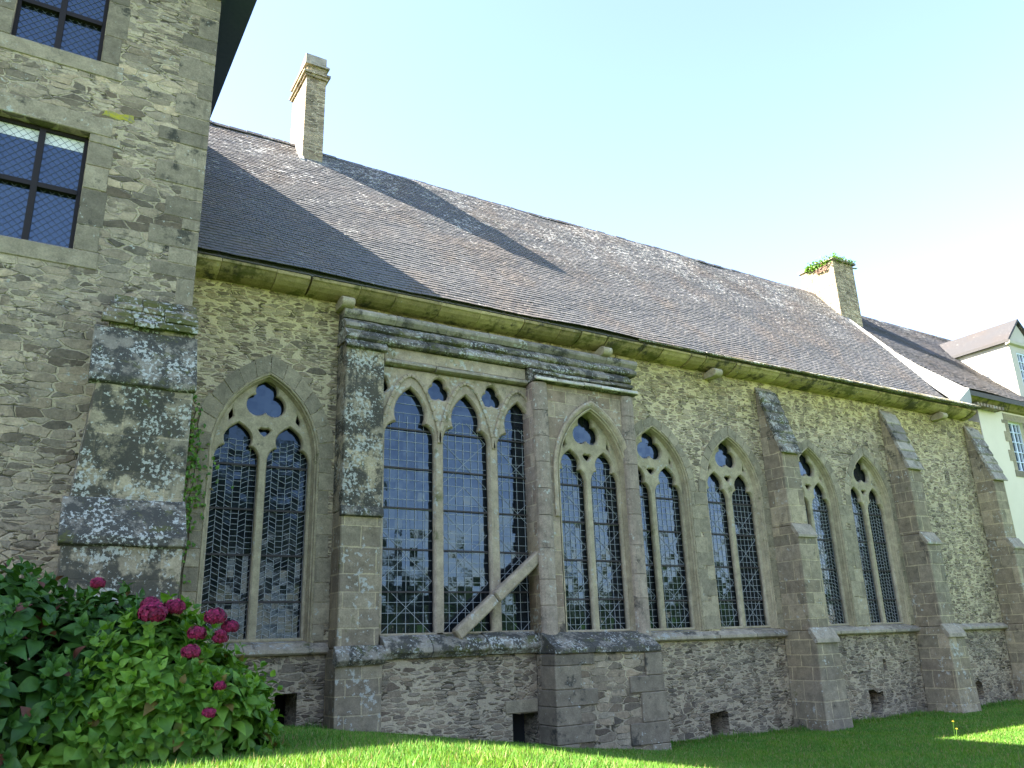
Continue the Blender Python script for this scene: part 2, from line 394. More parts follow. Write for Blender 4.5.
# ============================================================ ground
WX = [-40, 0, 3, 4, 4.5, 5.8, 7.3, 8.3, 10, 12, 15, 25, 60]
WZ = [1.05, 1.05, .98, .86, .77, .61, .41, .26, .08, .03, 0.0, .04, .1]
def ground_z(x, y):
    x = np.asarray(x, float); y = np.asarray(y, float)
    w_ = np.interp(x, WX, WZ)
    s = np.interp(x, [0, 3, 7, 10, 15], [.025, .04, .022, .02, .02])
    d = np.clip(-y - .5, 0, None)
    z = w_ + s * np.minimum(d, 6.6)
    t = np.clip((d - 7.0) / 5.0, 0, 1); t = t * t * (3 - 2 * t)
    z = z * (1 - t) + 0.42 * t
    z = z + 0.012 * np.sin(x * 1.7 + y * 0.9) + 0.01 * np.sin(y * 2.3 - x * .6)
    return np.where(y > -.2, np.interp(x, WX, WZ) - 0.02, z)
def make_ground():
    xs = np.concatenate([np.linspace(-600, -45, 10), np.linspace(-40, -4, 20), np.linspace(-3, 30, 112), np.linspace(32, 70, 20), np.linspace(80, 700, 12)])
    ys = np.concatenate([np.linspace(-700, -80, 12), np.linspace(-70, -18, 22), np.linspace(-16, 1, 60), np.linspace(3, 60, 12), np.linspace(80, 600, 8)])
    gx, gy = np.meshgrid(xs, ys, indexing='ij')
    gz = ground_z(gx, gy)
    n, m = gx.shape
    idx = np.arange(n * m).reshape(n, m)
    f = np.stack([idx[:-1, :-1], idx[1:, :-1], idx[1:, 1:], idx[:-1, 1:]], -1).reshape(-1, 4)
    N = NT('lawn soil')
    a = N.noise(N.pos, 1.2, 5, 0.6); b = N.noise(N.pos, 30, 4, 0.7)
    c = N.mix(a, (0.035, 0.085, 0.012), (0.06, 0.125, 0.018))
    c = N.mix(1.0, c, N.ramp(b, [(0.2, (0.5, 0.5, 0.5)), (0.8, (1.4, 1.4, 1.4))]), 'MULTIPLY')
    mat = N.finish(c, 0.95, N.bump(b, 0.6, 0.03), spec=0.1)
    o = from_arr('lawn', np.stack([gx, gy, gz], -1).reshape(-1, 3), f, mat, smooth=True)
    tag(o, 'mown green lawn sloping along the foot of the abbey wall', 'lawn', kind='structure')
make_ground()

# ============================================================ the abbey hall
hall = empty('abbey_hall', (13, 3.5, 0), 'long grey rubble stone abbey hall with traceried pointed windows and lichened slate roof', 'building')

ZS, SILL = 5.03, 2.14
CEN = 0.608
WINS = [  # cx, k (x scale), y offset of face, extrados width, name flags
    dict(cx=3.30, k=0.97, y=0.0, ring=0.28, lead='chevron', g='glass_dark'),
    dict(cx=11.62, k=1.02, y=0.0, ring=0.19, lead='lattice', g='glass'),
    dict(cx=13.93, k=0.98, y=0.0, ring=0.20, lead='lattice', g='glass'),
    dict(cx=16.70, k=0.92, y=0.0, ring=0.19, lead='chevron', g='glass'),
    dict(cx=18.88, k=0.90, y=0.0, ring=0.20, lead='chevron', g='glass_dark'),
]
A_OUT, A_IN = 0.915, 0.835

def rect(x0, x1, z0, z1): return [(x0, z0), (x1, z0), (x1, z1), (x0, z1)]
def rough_rect(x0, x1, z0, z1, j=0.03, n=3, seed=1):
    r = random.Random(seed); pts = []
    c = [(x0, z0), (x1, z0), (x1, z1), (x0, z1)]
    for i in range(4):
        a, b = c[i], c[(i + 1) % 4]
        for k in range(n):
            t = k / n
            pts.append((a[0] + (b[0] - a[0]) * t + r.uniform(-j, j), a[1] + (b[1] - a[1]) * t + r.uniform(-j, j)))
    return pts
wall_loops = [rect(0.6, 24.9, -0.5, 7.97)]
for W in WINS:
    wall_loops.append(arch(W['cx'], A_OUT, CEN, ZS, SILL - 0.05, 12, W['k']))
wall_loops += [rough_rect(12.5, 13.0, 0.06, 0.5, 0.02, 3, 2), rough_rect(17.6, 18.08, 0.16, 0.62, 0.06, 3, 3), rect(18.31, 18.43, 1.06, 1.32),
               rough_rect(21.98, 22.3, 0.2, 0.62, 0.03, 3, 4), rect(3.66, 4.0, 0.8, 1.36)]
plate('wall', wall_loops, 0.0, 0.6, M['rubble_hall'], hall)
bm = bmesh.new(); box(bm, 0.6, 24.9, 6.9, 7.4, -0.5, 7.9); box(bm, 24.4, 24.9, 0.62, 6.88, -.5, 7.9); box(bm, 0.6, 1.1, 0.62, 6.88, -.5, 7.9)
from_bm('wall', bm, M['rubble_hall'], hall)
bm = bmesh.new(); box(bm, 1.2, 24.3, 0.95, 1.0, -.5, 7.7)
o = from_bm('interior_shade_sheet', bm, M['hole_shade'], hall)  # near-black sheet behind the wall holes, painted in place of interior shade

# ---- window pieces
def light_head(cx, h, sill, zs, zt, k=1.0):
    R = [(h, sill), (h, zs)]
    q = h * 0.57
    for t in np.linspace(0.15, 1, 6) * math.pi / 2:
        R.append((q + (h - q) * math.cos(t), zs + 0.24 * math.sin(t)))
    p0, p1, p2 = (q * 0.98, zs + .255), (q * 1.5, zs + 0.255 + (zt - zs - .255) * .55), (0.0, zt)
    for t in np.linspace(0, 1, 7):
        R.append(((1 - t) ** 2 * p0[0] + 2 * t * (1 - t) * p1[0] + t * t * p2[0], (1 - t) ** 2 * p0[1] + 2 * t * (1 - t) * p1[1] + t * t * p2[1]))
    L = [(-x, z) for (x, z) in R[::-1][1:]]
    return [(cx + k * x, z) for (x, z) in R + L]
def trefoil(cx, cz, d, r, k=1.0, n=36, rot=90):
    pts = []
    for t in np.linspace(0, 2 * math.pi, n, endpoint=False):
        best = 0
        for a in (rot, rot + 120, rot + 240):
            ph = t - R_(a); s = r * r - (d * math.sin(ph)) ** 2
            if s > 0: best = max(best, d * math.cos(ph) + math.sqrt(s))
        pts.append((cx + k * best * math.cos(t), cz + best * math.sin(t)))
    return pts
def panes(name, x0, x1, z0, z1, y, mat, parent, cw=0.12, ch=0.12, tilt=0.017, seed=0):
    """leaded quarries: each pane a small quad set at its own slight tilt"""
    r = np.random.default_rng(seed)
    nx = max(1, round((x1 - x0) / cw)); nz = max(1, round((z1 - z0) / ch))
    V = []; Fc = []
    for i in range(nx):
        for j in range(nz):
            xa, xb = x0 + (x1 - x0) * i / nx, x0 + (x1 - x0) * (i + 1) / nx
            za, zb = z0 + (z1 - z0) * j / nz, z0 + (z1 - z0) * (j + 1) / nz
            tx, tz = r.normal(0, tilt, 2); h = (xb - xa) / 2; v = (zb - za) / 2
            b = len(V)
            V += [(xa, y - tx * h - tz * v, za), (xb, y + tx * h - tz * v, za), (xb, y + tx * h + tz * v, zb), (xa, y - tx * h + tz * v, zb)]
            Fc.append([b, b + 1, b + 2, b + 3])
    return from_arr(name, V, Fc, mat, parent)
LW = 0.006
def lead_chevron(bm, x0, x1, z0, z1, y, r):
    n = 6; cw = (x1 - x0) / n
    for i in range(n + 1):
        bar(bm, (x0 + i * cw, y, z0), (x0 + i * cw, y, z1), LW)
    z = z0
    for i in range(n):
        z = z0 - 0.1 + r.uniform(0, .03)
        kind = [1, -1, 1, 0, -1, 1][i] if r.random() < .8 else 0
        while z < z1:
            dz = 0.055 * kind
            bar(bm, (x0 + i * cw, y, z - dz / 2), (x0 + (i + 1) * cw, y, z + dz / 2), LW)
            z += r.uniform(0.075, 0.1)
            if r.random() < 0.03: kind = r.choice([1, -1, 0])
def lead_lattice(bm, x0, x1, z0, z1, y, r):
    wdt = x1 - x0; n = 6; cw = wdt / n
    z = z0
    while z < z1:
        step = wdt * 0.9
        zt = min(z + step, z1)
        for i in range(1, n):
            bar(bm, (x0 + i * cw, y, z), (x0 + i * cw, y, zt), LW)
        for t in (0, .2, .4, .6, .8):
            j0 = r.uniform(-.01, .01); bar(bm, (x0, y, z + step * t + j0), (x1, y, z + step * t - j0), LW)
        a = min(1, (zt - z) / step)
        if r.random() < .6:
            bar(bm, (x0, y, z), (x0 + wdt * a, y, z + step * a), LW); bar(bm, (x1, y, z), (x1 - wdt * a, y, z + step * a), LW)
        elif a == 1:
            m = x0 + wdt / 2
            for (p, q) in (((x0, z + step / 2), (m, z + step)), ((m, z + step), (x1, z + step / 2)), ((x1, z + step / 2), (m, z)), ((m, z), (x0, z + step / 2))):
                bar(bm, (p[0], y, p[1]), (q[0], y, q[1]), LW)
        z += step
LABELS = {3.30: 'two-light traceried window with chevron leading beside the grey tower block'}
def two_light(cx, k, yf, ring, lead, g, seed, mat='tracery', depth=(0.15, 0.27)):
    yt0, yt1 = yf + depth[0], yf + depth[1]
    yg = yt1 + 0.012
    h = 0.362; lc = 0.432
    loops = [arch(cx, A_IN + 0.02, CEN, ZS, SILL - 0.03, 12, k)]
    for s in (-1, 1):
        loops.append(light_head(cx + s * lc * k, h, SILL + 0.03, ZS - 0.10, 5.56, k))
        loops.append([(cx + s * k * (x), z) for x, z in ((0.53, 5.66), (0.60, 5.58), (0.61, 5.68), (0.55, 5.80))])
    loops.append(trefoil(cx, 5.975, 0.165, 0.185, k))
    loops.append([(cx + k * x, z) for x, z in ((0, 5.36), (0.06, 5.40), (0.11, 5.47), (0.06, 5.50), (0, 5.485), (-0.06, 5.50), (-0.11, 5.47), (-0.06, 5.40))])
    win = plate('window', loops, yt0, yt1, M[mat], hall, bevel=0.022)
    # moulded reveal
    bm = bmesh.new()
    steps = [(A_OUT, yf + 0.0), (A_OUT - 0.015, yf - 0.010), (A_OUT - 0.03, yf + 0.0), (A_OUT - 0.035, yf + 0.04), (A_OUT - 0.055, yf + 0.05), (A_OUT - 0.06, yf + 0.09), (A_IN + 0.012, yf + 0.11), (A_IN, yf + depth[0] - .005), (A_IN, yf + depth[1] + .03)]
    loft(bm, [[(x, y, z) for x, z in arch(cx, a, CEN, ZS, SILL - 0.04, 14, k)] for a, y in steps])
    from_bm('reveal', bm, M[mat], win)
    # voussoirs and jamb quoins
    bm = bmesh.new(); r = random.Random(seed)
    if ring:
        nv = 7
        for s in (-1, 1):
            a0, a1 = A_OUT + 0.006, A_OUT + ring
            R0, R1 = a0 + CEN, a1 + CEN
            th = math.acos(CEN / R0)
            cuts = np.linspace(0, th, nv + 1); kk = math.acos(CEN / R1) / th
            for i in range(nv):
                t0, t1 = cuts[i] + 0.004, cuts[i + 1] - 0.004
                rr = R1 + r.uniform(-.02, .03)
                pts = []
                for (R, t) in ((R0, t0), (rr, t0 * kk), (rr, (t0 + t1) / 2 * kk), (rr, t1 * kk), (R0, t1), (R0, (t0 + t1) / 2)):
                    x = CEN - R * math.cos(t)
                    if x > -0.004: x = -0.004
                    pts.append((cx - s * k * x * -1 if False else cx + s * k * x, ZS + R * math.sin(t)))
                yy = yf - r.uniform(0.006, 0.018)
                f = [bm.verts.new((x, yy, z)) for x, z in pts]; b = [bm.verts.new((x, yf + 0.03, z)) for x, z in pts]
                bm.faces.new(f); bm.faces.new(b[::-1])
                for q in range(6): bm.faces.new((f[q], f[(q + 1) % 6], b[(q + 1) % 6], b[q]))
        for s in (-1, 1):
            z = SILL - 0.03; i = r.randint(0, 1)
            while z < ZS - 0.02:
                hgt = min(r.uniform(0.24, 0.40), ZS - z)
                if ZS - z - hgt < .1: hgt = ZS - z
                wd = (0.20 if i % 2 else 0.36) + r.uniform(-.03, .05); i += 1
                x0 = cx + s * k * (A_OUT + 0.006); x1 = x0 + s * wd
                x0, x1 = min(x0, x1), max(x0, x1)
                box(bm, x0, x1, yf - r.uniform(0.006, 0.016), yf + 0.03, z + 0.005, z + hgt - 0.006)
                z += hgt
        from_bm('voussoir_surround', bm, M['blocks'], win)
    else: bm.free()
    x0, x1 = cx - k * 0.76, cx + k * 0.76
    for s in (-1, 1):
        c = cx + s * lc * k
        panes('pane', c - k * 0.37, c + k * .37, SILL, 5.6, yg, M[g], win, seed=seed * 3 + s)
    panes('pane', cx - k * .345, cx + k * .345, 5.62, 6.32, yg, M['glass'], win, seed=seed * 3 + 5)
    panes('pane', cx - k * .14, cx + k * .14, 5.34, 5.56, yg + .004, M['glass'], win, seed=seed * 3 + 6)
    for s in (-1, 1):
        c = cx + s * lc * k
        bm = bmesh.new()
        (lead_chevron if lead == 'chevron' else lead_lattice)(bm, c - k * .365, c + k * .365, SILL, 5.3, yg - 0.012, random.Random(seed + s))
        from_bm('lead_lattice', bm, M['lead'], win)
        for q in range(4):
            zb = SILL + 0.58 + q * 0.72
            bm = bmesh.new(); bar(bm, (c - k * .365, yg - .03, zb), (c + k * .365, yg - .03, zb), 0.032, 0.02)
            from_bm('saddle_bar', bm, M['iron'], win)
    return win
names = ['two-light pointed window with chevron leads next to the tower', 'pointed window half hidden by the projecting bay',
         'pointed window between the projecting bay and the first thin buttress', 'pointed window half hidden behind a buttress', 'pointed window farthest along the wall']
for i, W in enumerate(WINS):
    w_ = two_light(seed=31 + i, **{a: b for a, b in dict(cx=W['cx'], k=W['k'], yf=W['y'], ring=W['ring'], lead=W['lead'], g=W['g']).items()})
    w_['label'] = names[i]

# ---- sills and string course
def sill_run(bm, x0, x1, y=0.0, out=0.13, piece=1.1, ztop=2.15):
    n = max(1, round((x1 - x0) / piece)); e = np.linspace(x0, x1, n + 1)
    for a, b in zip(e, e[1:]):
        j = random.uniform(-.008, .008)
        prism(bm, a + .004, b - .004, [(y + 0.36, ztop + .02), (y - 0.01, ztop - .07), (y - out + j, ztop - .15), (y - out + j, ztop - .21), (y - out + .05, ztop - .24), (y + 0.02, ztop - .25), (y + .36, ztop - .25)])
for a_, b_ in ((1.8, 4.44), (10.7, 15.08), (15.72, 19.88), (20.48, 23.9)):
    bm = bmesh.new(); sill_run(bm, a_, b_); from_bm('string_course', bm, M['sill'], hall, bevel=0.006)

# ---- cornice, corbels
bm = bmesh.new(); x = 1.7
while x < 24.0:
    L = random.uniform(0.45, 1.05); b = min(x + L, 24.02); g = random.choice([.004, .006, .02, .035]); j = random.uniform(-.012, .012)
    prism(bm, x, b - g, [(0.0, 7.91 + j), (-.12, 7.92 + j), (-.24, 7.95 + j), (-.34, 8.00 + j), (-.41, 8.06 + j), (-.44, 8.07 + j), (-.44, 8.145), (0.0, 8.145)])
    x = b
    if b > 23.9: break
from_bm('cornice', bm, M['cornice'], hall, bevel=0.008)
for x in (4.48, 10.22, 13.45, 22.4):
    bm = bmesh.new()
    prof = [(-.02, 7.72), (-.26, 7.72)] + [(-.30 - .12 * math.sin(t), 7.82 - .10 * math.cos(t)) for t in np.linspace(0.1, math.pi * .9, 8)] + [(-.26, 7.92), (-.02, 7.86)]
    prism(bm, x - .115, x + .12, prof)
    from_bm('corbel', bm, M['tracery'], hall, bevel=0.012)

# ---- slate roofs
def slates(name, x0, x1, y0, z0, pitch, length, mat, parent, wdt=0.15, gauge=0.098, keep=None, seed=1, thick=0.012):
    r = np.random.default_rng(seed)
    u = np.array([0, math.cos(pitch), math.sin(pitch)]); n = np.array([0, -math.sin(pitch), math.cos(pitch)])
    rows = int(length / gauge); V = []; Fc = []
    for i in range(rows):
        off = (i % 2) * 0.5
        cols = int((x1 - x0) / wdt) + 1
        for j in range(cols):
            xa = x0 + (j - off) * wdt; xb = xa + wdt - 0.006 + r.uniform(-.004, .003)
            xa, xb = max(xa, x0), min(xb, x1)
            if xb - xa < 0.02: continue
            s0 = i * gauge + r.normal(0, 0.003); s1 = s0 + gauge * 1.8
            if keep and not keep((xa + xb) / 2, y0 + u[1] * s0): continue
            h0 = 0.024 + r.normal(0, 0.0018); h1 = 0.004; tw = r.normal(0, 0.0011)
            P = lambda x, s, h: np.array([x, y0, z0]) + u * s + n * (h + .016 * math.sin(x * .83 + s * .4) + .012 * math.sin(x * 2.1 + s * 1.9) + .008 * math.sin(s * 3.7 - x))
            b = len(V)
            V += [P(xa, s0, h0 + tw), P(xb, s0, h0 - tw), P(xb, s1, h1), P(xa, s1, h1), P(xa, s0, h0 + tw - thick), P(xb, s0, h0 - tw - thick)]
            Fc += [[b, b + 1, b + 2, b + 3], [b, b + 4, b + 5, b + 1], [b + 1, b + 5, b + 2], [b, b + 3, b + 4]]
    return from_arr(name, V, Fc, mat, parent)
P1, E1y, E1z = R_(52), -0.50, 8.18
RL = (3.42 + .5) / math.cos(P1)
RIDGE_Z = E1z + RL * math.sin(P1)
# roof boarding (solid wedge under the slates)
bm = bmesh.new()
t52 = math.tan(P1)
prism(bm, 1.05, 22.62, [(E1y + .06, E1z - .03), (3.42, RIDGE_Z - .08), (7.34, E1z - .03), (7.30, E1z - .07), (E1y + .06, E1z - .06)])
roof = from_bm('roof', bm, M['slate'], hall)
slates('slate_covering', 1.05, 22.66, E1y, E1z, P1, RL, M['slate'], roof)
# ridge tiles, with the old sag
bm = bmesh.new(); x = 1.1
while x < 23.6:
    L = random.uniform(.30, .42); j = random.uniform(-.012, .012)
    zz = RIDGE_Z + 0.02 + j + .014 * math.sin(x * .55) + .007 * math.sin(x * 1.7) + (0.03 if x < 4.3 else 0.0)
    prism(bm, x, x + L - .01, [(3.42 - .07, zz - .08), (3.42 - .03, zz + .0), (3.42 + .03, zz + .0), (3.42 + .07, zz - .08)])
    x += L
from_bm('ridge_tiles', bm, M['slate'], roof)
# mossy eaves fillet, thickening towards the far end
bm = bmesh.new()
xs = np.linspace(11.0, 23.95, 14)
for a, b in zip(xs, xs[1:]):
    t0, t1 = (a - 11) / 13, (b - 11) / 13
    v = []
    for xx, t in ((a + .003, t0), (b - .003, t1)):
        j = random.uniform(-.012, .012)
        for (y, z) in ((-.47, 8.15), (-.50 - .14 * t + j, 8.15), (-.51 - .14 * t + j, 8.175 + .01 * t), (-.49, 8.18 + .14 * t)):
            v.append(bm.verts.new((xx, y, z)))
    for i in range(4): bm.faces.new((v[i], v[(i + 1) % 4], v[4 + (i + 1) % 4], v[4 + i]))
    bm.faces.new(v[:4]); bm.faces.new(v[4:][::-1])
from_bm('eaves_fillet', bm, M['moss_slab'], roof)

# ---- chimneys
def chimney_box(bm, x0, x1, y0, y1, z0, z1): box(bm, x0, x1, y0, y1, z0, z1, 0.008)
bm = bmesh.new(); chimney_box(bm, 4.47, 4.94, 3.0, 4.12, 12.2, 15.3)
ch = from_bm('chimney', bm, M['rubble_chimney'], roof); ch['label'] = 'tall thin stone chimney near the tower'
bm = bmesh.new(); box(bm, 4.43, 4.98, 2.96, 4.16, 14.94, 15.01, .012); box(bm, 4.39, 5.02, 2.92, 4.20, 15.015, 15.07, .012); 
from_bm('chimney_moulding', bm, M['blocks'], ch) if False else from_bm('chimney_moulding', bm, M['rubble_chimney'], roof)
bm = bmesh.new(); box(bm, 4.41, 5.00, 2.94, 4.18, 15.26, 15.33, .012); box(bm, 4.45, 4.95, 2.98, 3.55, 15.335, 15.57, .025); box(bm, 4.48, 4.93, 3.62, 4.12, 15.335, 15.45, .02)
from_bm('chimney_cap', bm, M['weather_grey'], roof)
bm = bmesh.new()
prism(bm, 4.40, 4.50, [(2.92, 12.42), (3.42, 13.10), (3.42, 13.36), (2.92, 12.62)])
from_bm('chimney_flashing', bm, M['mortar'], roof)

bm = bmesh.new(); chimney_box(bm, 22.46, 23.52, 2.4, 3.72, 10.8, 14.0)
ch2 = from_bm('chimney', bm, M['rubble_chimney'], roof); ch2['label'] = 'broad stone chimney with plants growing on its top'
bm = bmesh.new(); box(bm, 22.40, 23.60, 2.32, 3.80, 14.003, 14.07, .02); box(bm, 22.55, 23.45, 2.5, 3.65, 14.073, 14.14, .02)
from_bm('chimney_cap', bm, M['weather_grey'], roof)
bm = bmesh.new(); bar(bm, (23.5, 2.5, 13.97), (23.78, 2.42, 13.97), .09, .02, (0, 0, 1))
from_bm('flashing_tongue', bm, M['lead'], roof)

# ---- buttresses on the main wall
def stage_buttress(x0, x1, label, ground=-.3, moss=False):
    """upper stage under stepped slabs, two set-offs, heavier base"""
    bm = bmesh.new(); e = .03
    prism(bm, x0, x1, [(0, 7.78), (-.06, 7.70), (-.56, 6.10), (-.57, 4.32), (0, 4.32)], segs=1)
    prism(bm, x0 - .01, x1 + .01, [(0, 4.317), (-.57, 4.317), (-.72, 4.05), (-.72, 2.03), (0, 2.03)])
    prism(bm, x0 - .09, x1 + .07, [(0, 2.027), (-.72, 2.027), (-.86, 1.80), (-.88, .25), (-.93, ground), (0, ground)], x0f=lambda y, z: x0 - .06 - .06 * (z < 1), x1f=lambda y, z: x1 + .05 + .07 * (z < 1))
    b = from_bm('buttress', bm, M['ashlar'], hall, bevel=0.018); b['label'] = label
    bm = bmesh.new(); n = 6
    p0 = Vector((0, -.07, 7.66)); p1 = Vector((0, -.57, 6.06))
    for i in range(n):
        a = p0.lerp(p1, i / n); c = p0.lerp(p1, (i + 1) / n)
        prism(bm, x0 - .03 - random.uniform(0, .02), x1 + .03 + random.uniform(0, .02), [(a.y + .02, a.z + .01), (a.y - .035, a.z + .01), (c.y - .085, c.z - .02), (c.y - .075, c.z - .06), (c.y + .02, c.z - .03)])
    from_bm('weathering', bm, M['weather' if moss else 'weather_grey'], b, bevel=0.006)
    bm = bmesh.new()
    prism(bm, x0 - .03, x1 + .03, [(-.56, 4.36), (-.60, 4.36), (-.76, 4.10), (-.76, 4.04), (-.70, 4.03), (-.56, 4.25)])
    from_bm('set_off', bm, M['sill'], b, bevel=0.008); bm = bmesh.new()
    prism(bm, x0 - .09, x1 + .08, [(-.70, 2.09), (-.74, 2.09), (-.90, 1.86), (-.91, 1.77), (-.84, 1.76), (-.70, 1.98)])
    from_bm('set_off', bm, M['sill'], b, bevel=0.008)
    return b
stage_buttress(15.02, 15.60, 'thin buttress between the middle windows, mossy slabs on its slope', moss=True)
stage_buttress(19.86, 20.42, 'thin buttress right of the farthest window')
stage_buttress(23.92, 24.48, 'thin buttress at the far corner of the hall')

# ---- projecting bay: left pier, big window, right block
bm = bmesh.new()
prism(bm, 4.45, 5.15, [(-.001, 7.05), (-.45, 7.05), (-.46, 4.12), (-.001, 4.12)])
pier = from_bm('pier', bm, M['ashlar_lichen'], hall, bevel=0.018); pier['label'] = 'pier at the left of the projecting bay, crusted with white lichen'
bm = bmesh.new(); prism(bm, 4.43, 5.17, [(-.40, 4.20), (-.46, 4.20), (-.50, 4.10), (-.50, 4.04), (-.40, 4.02)], segs=4)
from_bm('set_off', bm, M['weather_dark'], pier, bevel=.01)
bm = bmesh.new()
prism(bm, 4.455, 5.145, [(-.001, 4.117), (-.43, 4.117), (-.43, 1.98), (-.001, 1.98)])
prism(bm, 4.42, 5.18, [(-.001, 1.977), (-.47, 1.977), (-.49, 1.70), (-.49, .3), (-.001, .3)])
from_bm('pier_foot', bm, M['ashlar'], pier, bevel=0.018)
bm = bmesh.new(); prism(bm, 4.39, 5.20, [(-.44, 2.02), (-.48, 2.02), (-.60, 1.90), (-.62, 1.80), (-.54, 1.72), (-.44, 1.76)], segs=5)
for v in bm.verts: v.co.y += random.uniform(-.015, .015); v.co.z += random.uniform(-.015, .015)
from_bm('set_off', bm, M['weather'], pier, bevel=0.01)

# top weatherings of the bay
bm = bmesh.new()
def run(bm, x0, x1, prof, piece=0.8):
    n = max(1, round((x1 - x0) / piece)); e = np.linspace(x0, x1, n + 1); e[1:-1] += rng.uniform(-.15, .15, n - 1) if n > 1 else 0
    for a, b in zip(e, e[1:]):
        jy, jz = random.uniform(-.012, .012), random.uniform(-.01, .01)
        prism(bm, a + .003, b - .003, [(y + (jy if y < -.05 else 0), z + jz) for y, z in prof])
roll = [(-.002, 7.79), (-.20, 7.775), (-.27, 7.74), (-.30, 7.69), (-.29, 7.64), (-.25, 7.60), (-.22, 7.57), (-.002, 7.57)]
run(bm, 4.45, 11.1, roll, 1.0)
from_bm('roll_moulding', bm, M['weather_grey'], hall, bevel=0.005)
bm = bmesh.new()
run(bm, 4.44, 10.95, [(-.002, 7.565), (-.22, 7.56), (-.40, 7.43), (-.41, 7.36), (-.36, 7.33), (-.002, 7.33)])
run(bm, 4.43, 10.72, [(-.002, 7.325), (-.36, 7.325), (-.49, 7.20), (-.50, 7.13), (-.45, 7.10), (-.002, 7.10)])
run(bm, 4.42, 5.19, [(-.002, 7.095), (-.44, 7.095), (-.54, 6.99), (-.54, 6.94), (-.46, 6.92), (-.455, 7.055), (-.002, 7.06)])
from_bm('weathering', bm, M['weather'], hall, bevel=0.006)
bm = bmesh.new()
run(bm, 8.16, 10.66, [(-.002, 7.095), (-.45, 7.095), (-.60, 7.02), (-.61, 6.97), (-.55, 6.95), (-.002, 6.95)], .65)
run(bm, 8.14, 10.64, [(-.002, 6.945), (-.55, 6.945), (-.74, 6.87), (-.75, 6.80), (-.66, 6.785), (-.002, 6.785)], .65)
ob2 = bmesh.new(); run(ob2, 8.13, 10.65, [(-.70, 6.875), (-.765, 6.855), (-.775, 6.80), (-.752, 6.785), (-.70, 6.83)], .5)
from_bm('drip_lip', ob2, M['lip'], hall, bevel=.006)
ob = from_bm('weathering', bm, M['weather'], hall, bevel=0.006); ob['label'] = 'lowest mossy stone weathering with a white lip over the pointed window of the bay'
# lintel zone over the big window
bm = bmesh.new(); prism(bm, 5.19, 8.14, [(-.002, 7.09), (-.36, 7.09), (-.36, 6.87), (-.002, 6.87)])
from_bm('lintel', bm, M['tracery_red'], hall, bevel=0.008)
bm = bmesh.new(); run(bm, 5.17, 8.14, [(-.002, 6.865), (-.36, 6.865), (-.46, 6.82), (-.46, 6.77), (-.40, 6.745), (-.002, 6.745)], .9)
from_bm('drip_course', bm, M['sill'], hall, bevel=0.006)
# the big three-light window
lights = [(5.235, 6.19), (6.365, 7.30), (7.495, 8.43)]
loops = [rect(5.08, 8.56, 2.15, 6.745)]
for a, b in lights:
    loops.append(light_head((a + b) / 2, (b - a) / 2, 2.19, 5.50, 6.40, 1.0))
for cx_ in (6.28, 7.395):
    loops.append(trefoil(cx_, 6.42, 0.10, 0.13))
for cx_, s in ((5.19, 1), (8.455, -1)):
    loops.append([(cx_ + s * x, z) for x, z in ((0, 6.24), (.07, 6.29), (.11, 6.36), (.08, 6.44), (.03, 6.54), (0, 6.56))])
big = plate('window', loops, -.32, -.18, M['tracery_red'], hall, bevel=0.03)
big['label'] = 'large three-light window of the projecting bay with cut-off tracery'
# raised ribs that branch over the three heads
def ribs(bm, pts, wd, y):
    for (a, b) in zip(pts, pts[1:]):
        bar(bm, (a[0], y, a[1]), (b[0], y, b[1]), wd, wd * .9, (0, 1, 0))
bm = bmesh.new()
for a, b in lights:
    c = (a + b) / 2; h = (b - a) / 2 + .1
    pts = [(c - h, 5.42)] + [(c - h * math.cos(t) ** 1.0 * (1 - .25 * math.sin(t)), 5.5 + 1.12 * math.sin(t) ** 1.1) for t in np.linspace(.15, math.pi / 2 - .02, 9)]
    pts = [p for p in pts if True]
    for s in (1, -1):
        ribs(bm, [(max(5.17, min(8.47, c + s * (p[0] - c))), p[1]) for p in pts], .07, -.33)
from_bm('tracery_ribs', bm, M['tracery_red'], big, bevel=0.014)
bm = bmesh.new()
for x0, x1 in ((5.3, 5.55), (5.83, 6.1), (6.42, 6.70), (6.95, 7.22), (7.55, 7.80), (8.1, 8.38)):
    prism(bm, x0, x1, [(-.345, 6.735), (-.36, 6.735), (-.36, 6.69), (-.345, 6.66)])
bm.free()
for i, (a, b) in enumerate(lights):
    panes('pane', a - .02, b + .02, 2.16, 6.6, -.17, M['glass'], big, .15, .16, seed=90 + i)
    bm = bmesh.new(); lead_lattice(bm, a, b, 2.17, 5.9, -.178, random.Random(i))
    from_bm('lead_lattice', bm, M['lead'], big)
    for q in range(5):
        zb = 2.85 + q * .70
        bm = bmesh.new(); bar(bm, (a - .01, -.195, zb), (b + .01, -.195, zb), .028, .02); from_bm('saddle_bar', bm, M['iron'], big)
panes('pane', 6.12, 6.37, 6.19, 6.66, -.169, M['glass'], big, seed=95); panes('pane', 7.29, 7.53, 6.19, 6.66, -.169, M['glass'], big, seed=96)
panes('pane', 5.16, 5.34, 6.19, 6.66, -.169, M['glass'], big, seed=97); panes('pane', 8.30, 8.47, 6.19, 6.66, -.169, M['glass'], big, seed=98)
# right block with its own pointed window
C3, K3 = 9.50, 0.95
blk = plate('wall', [rect(8.16, 10.60, 2.0, 6.78), arch(C3, A_OUT - .015, CEN, ZS, SILL - .05, 12, K3)], -.60, -.002, M['ashlar_red'], hall, bevel=0.02)
blk['label'] = 'reddish ashlar block of the projecting bay'
A_SAVE = A_OUT; A_OUT = 0.90
w3 = two_light(cx=C3, k=K3, yf=-.60, ring=0, lead='lattice', g='glass', seed=51, mat='tracery', depth=(.20, .33))
w3['label'] = 'pointed window in the reddish block of the projecting bay'
A_OUT = A_SAVE
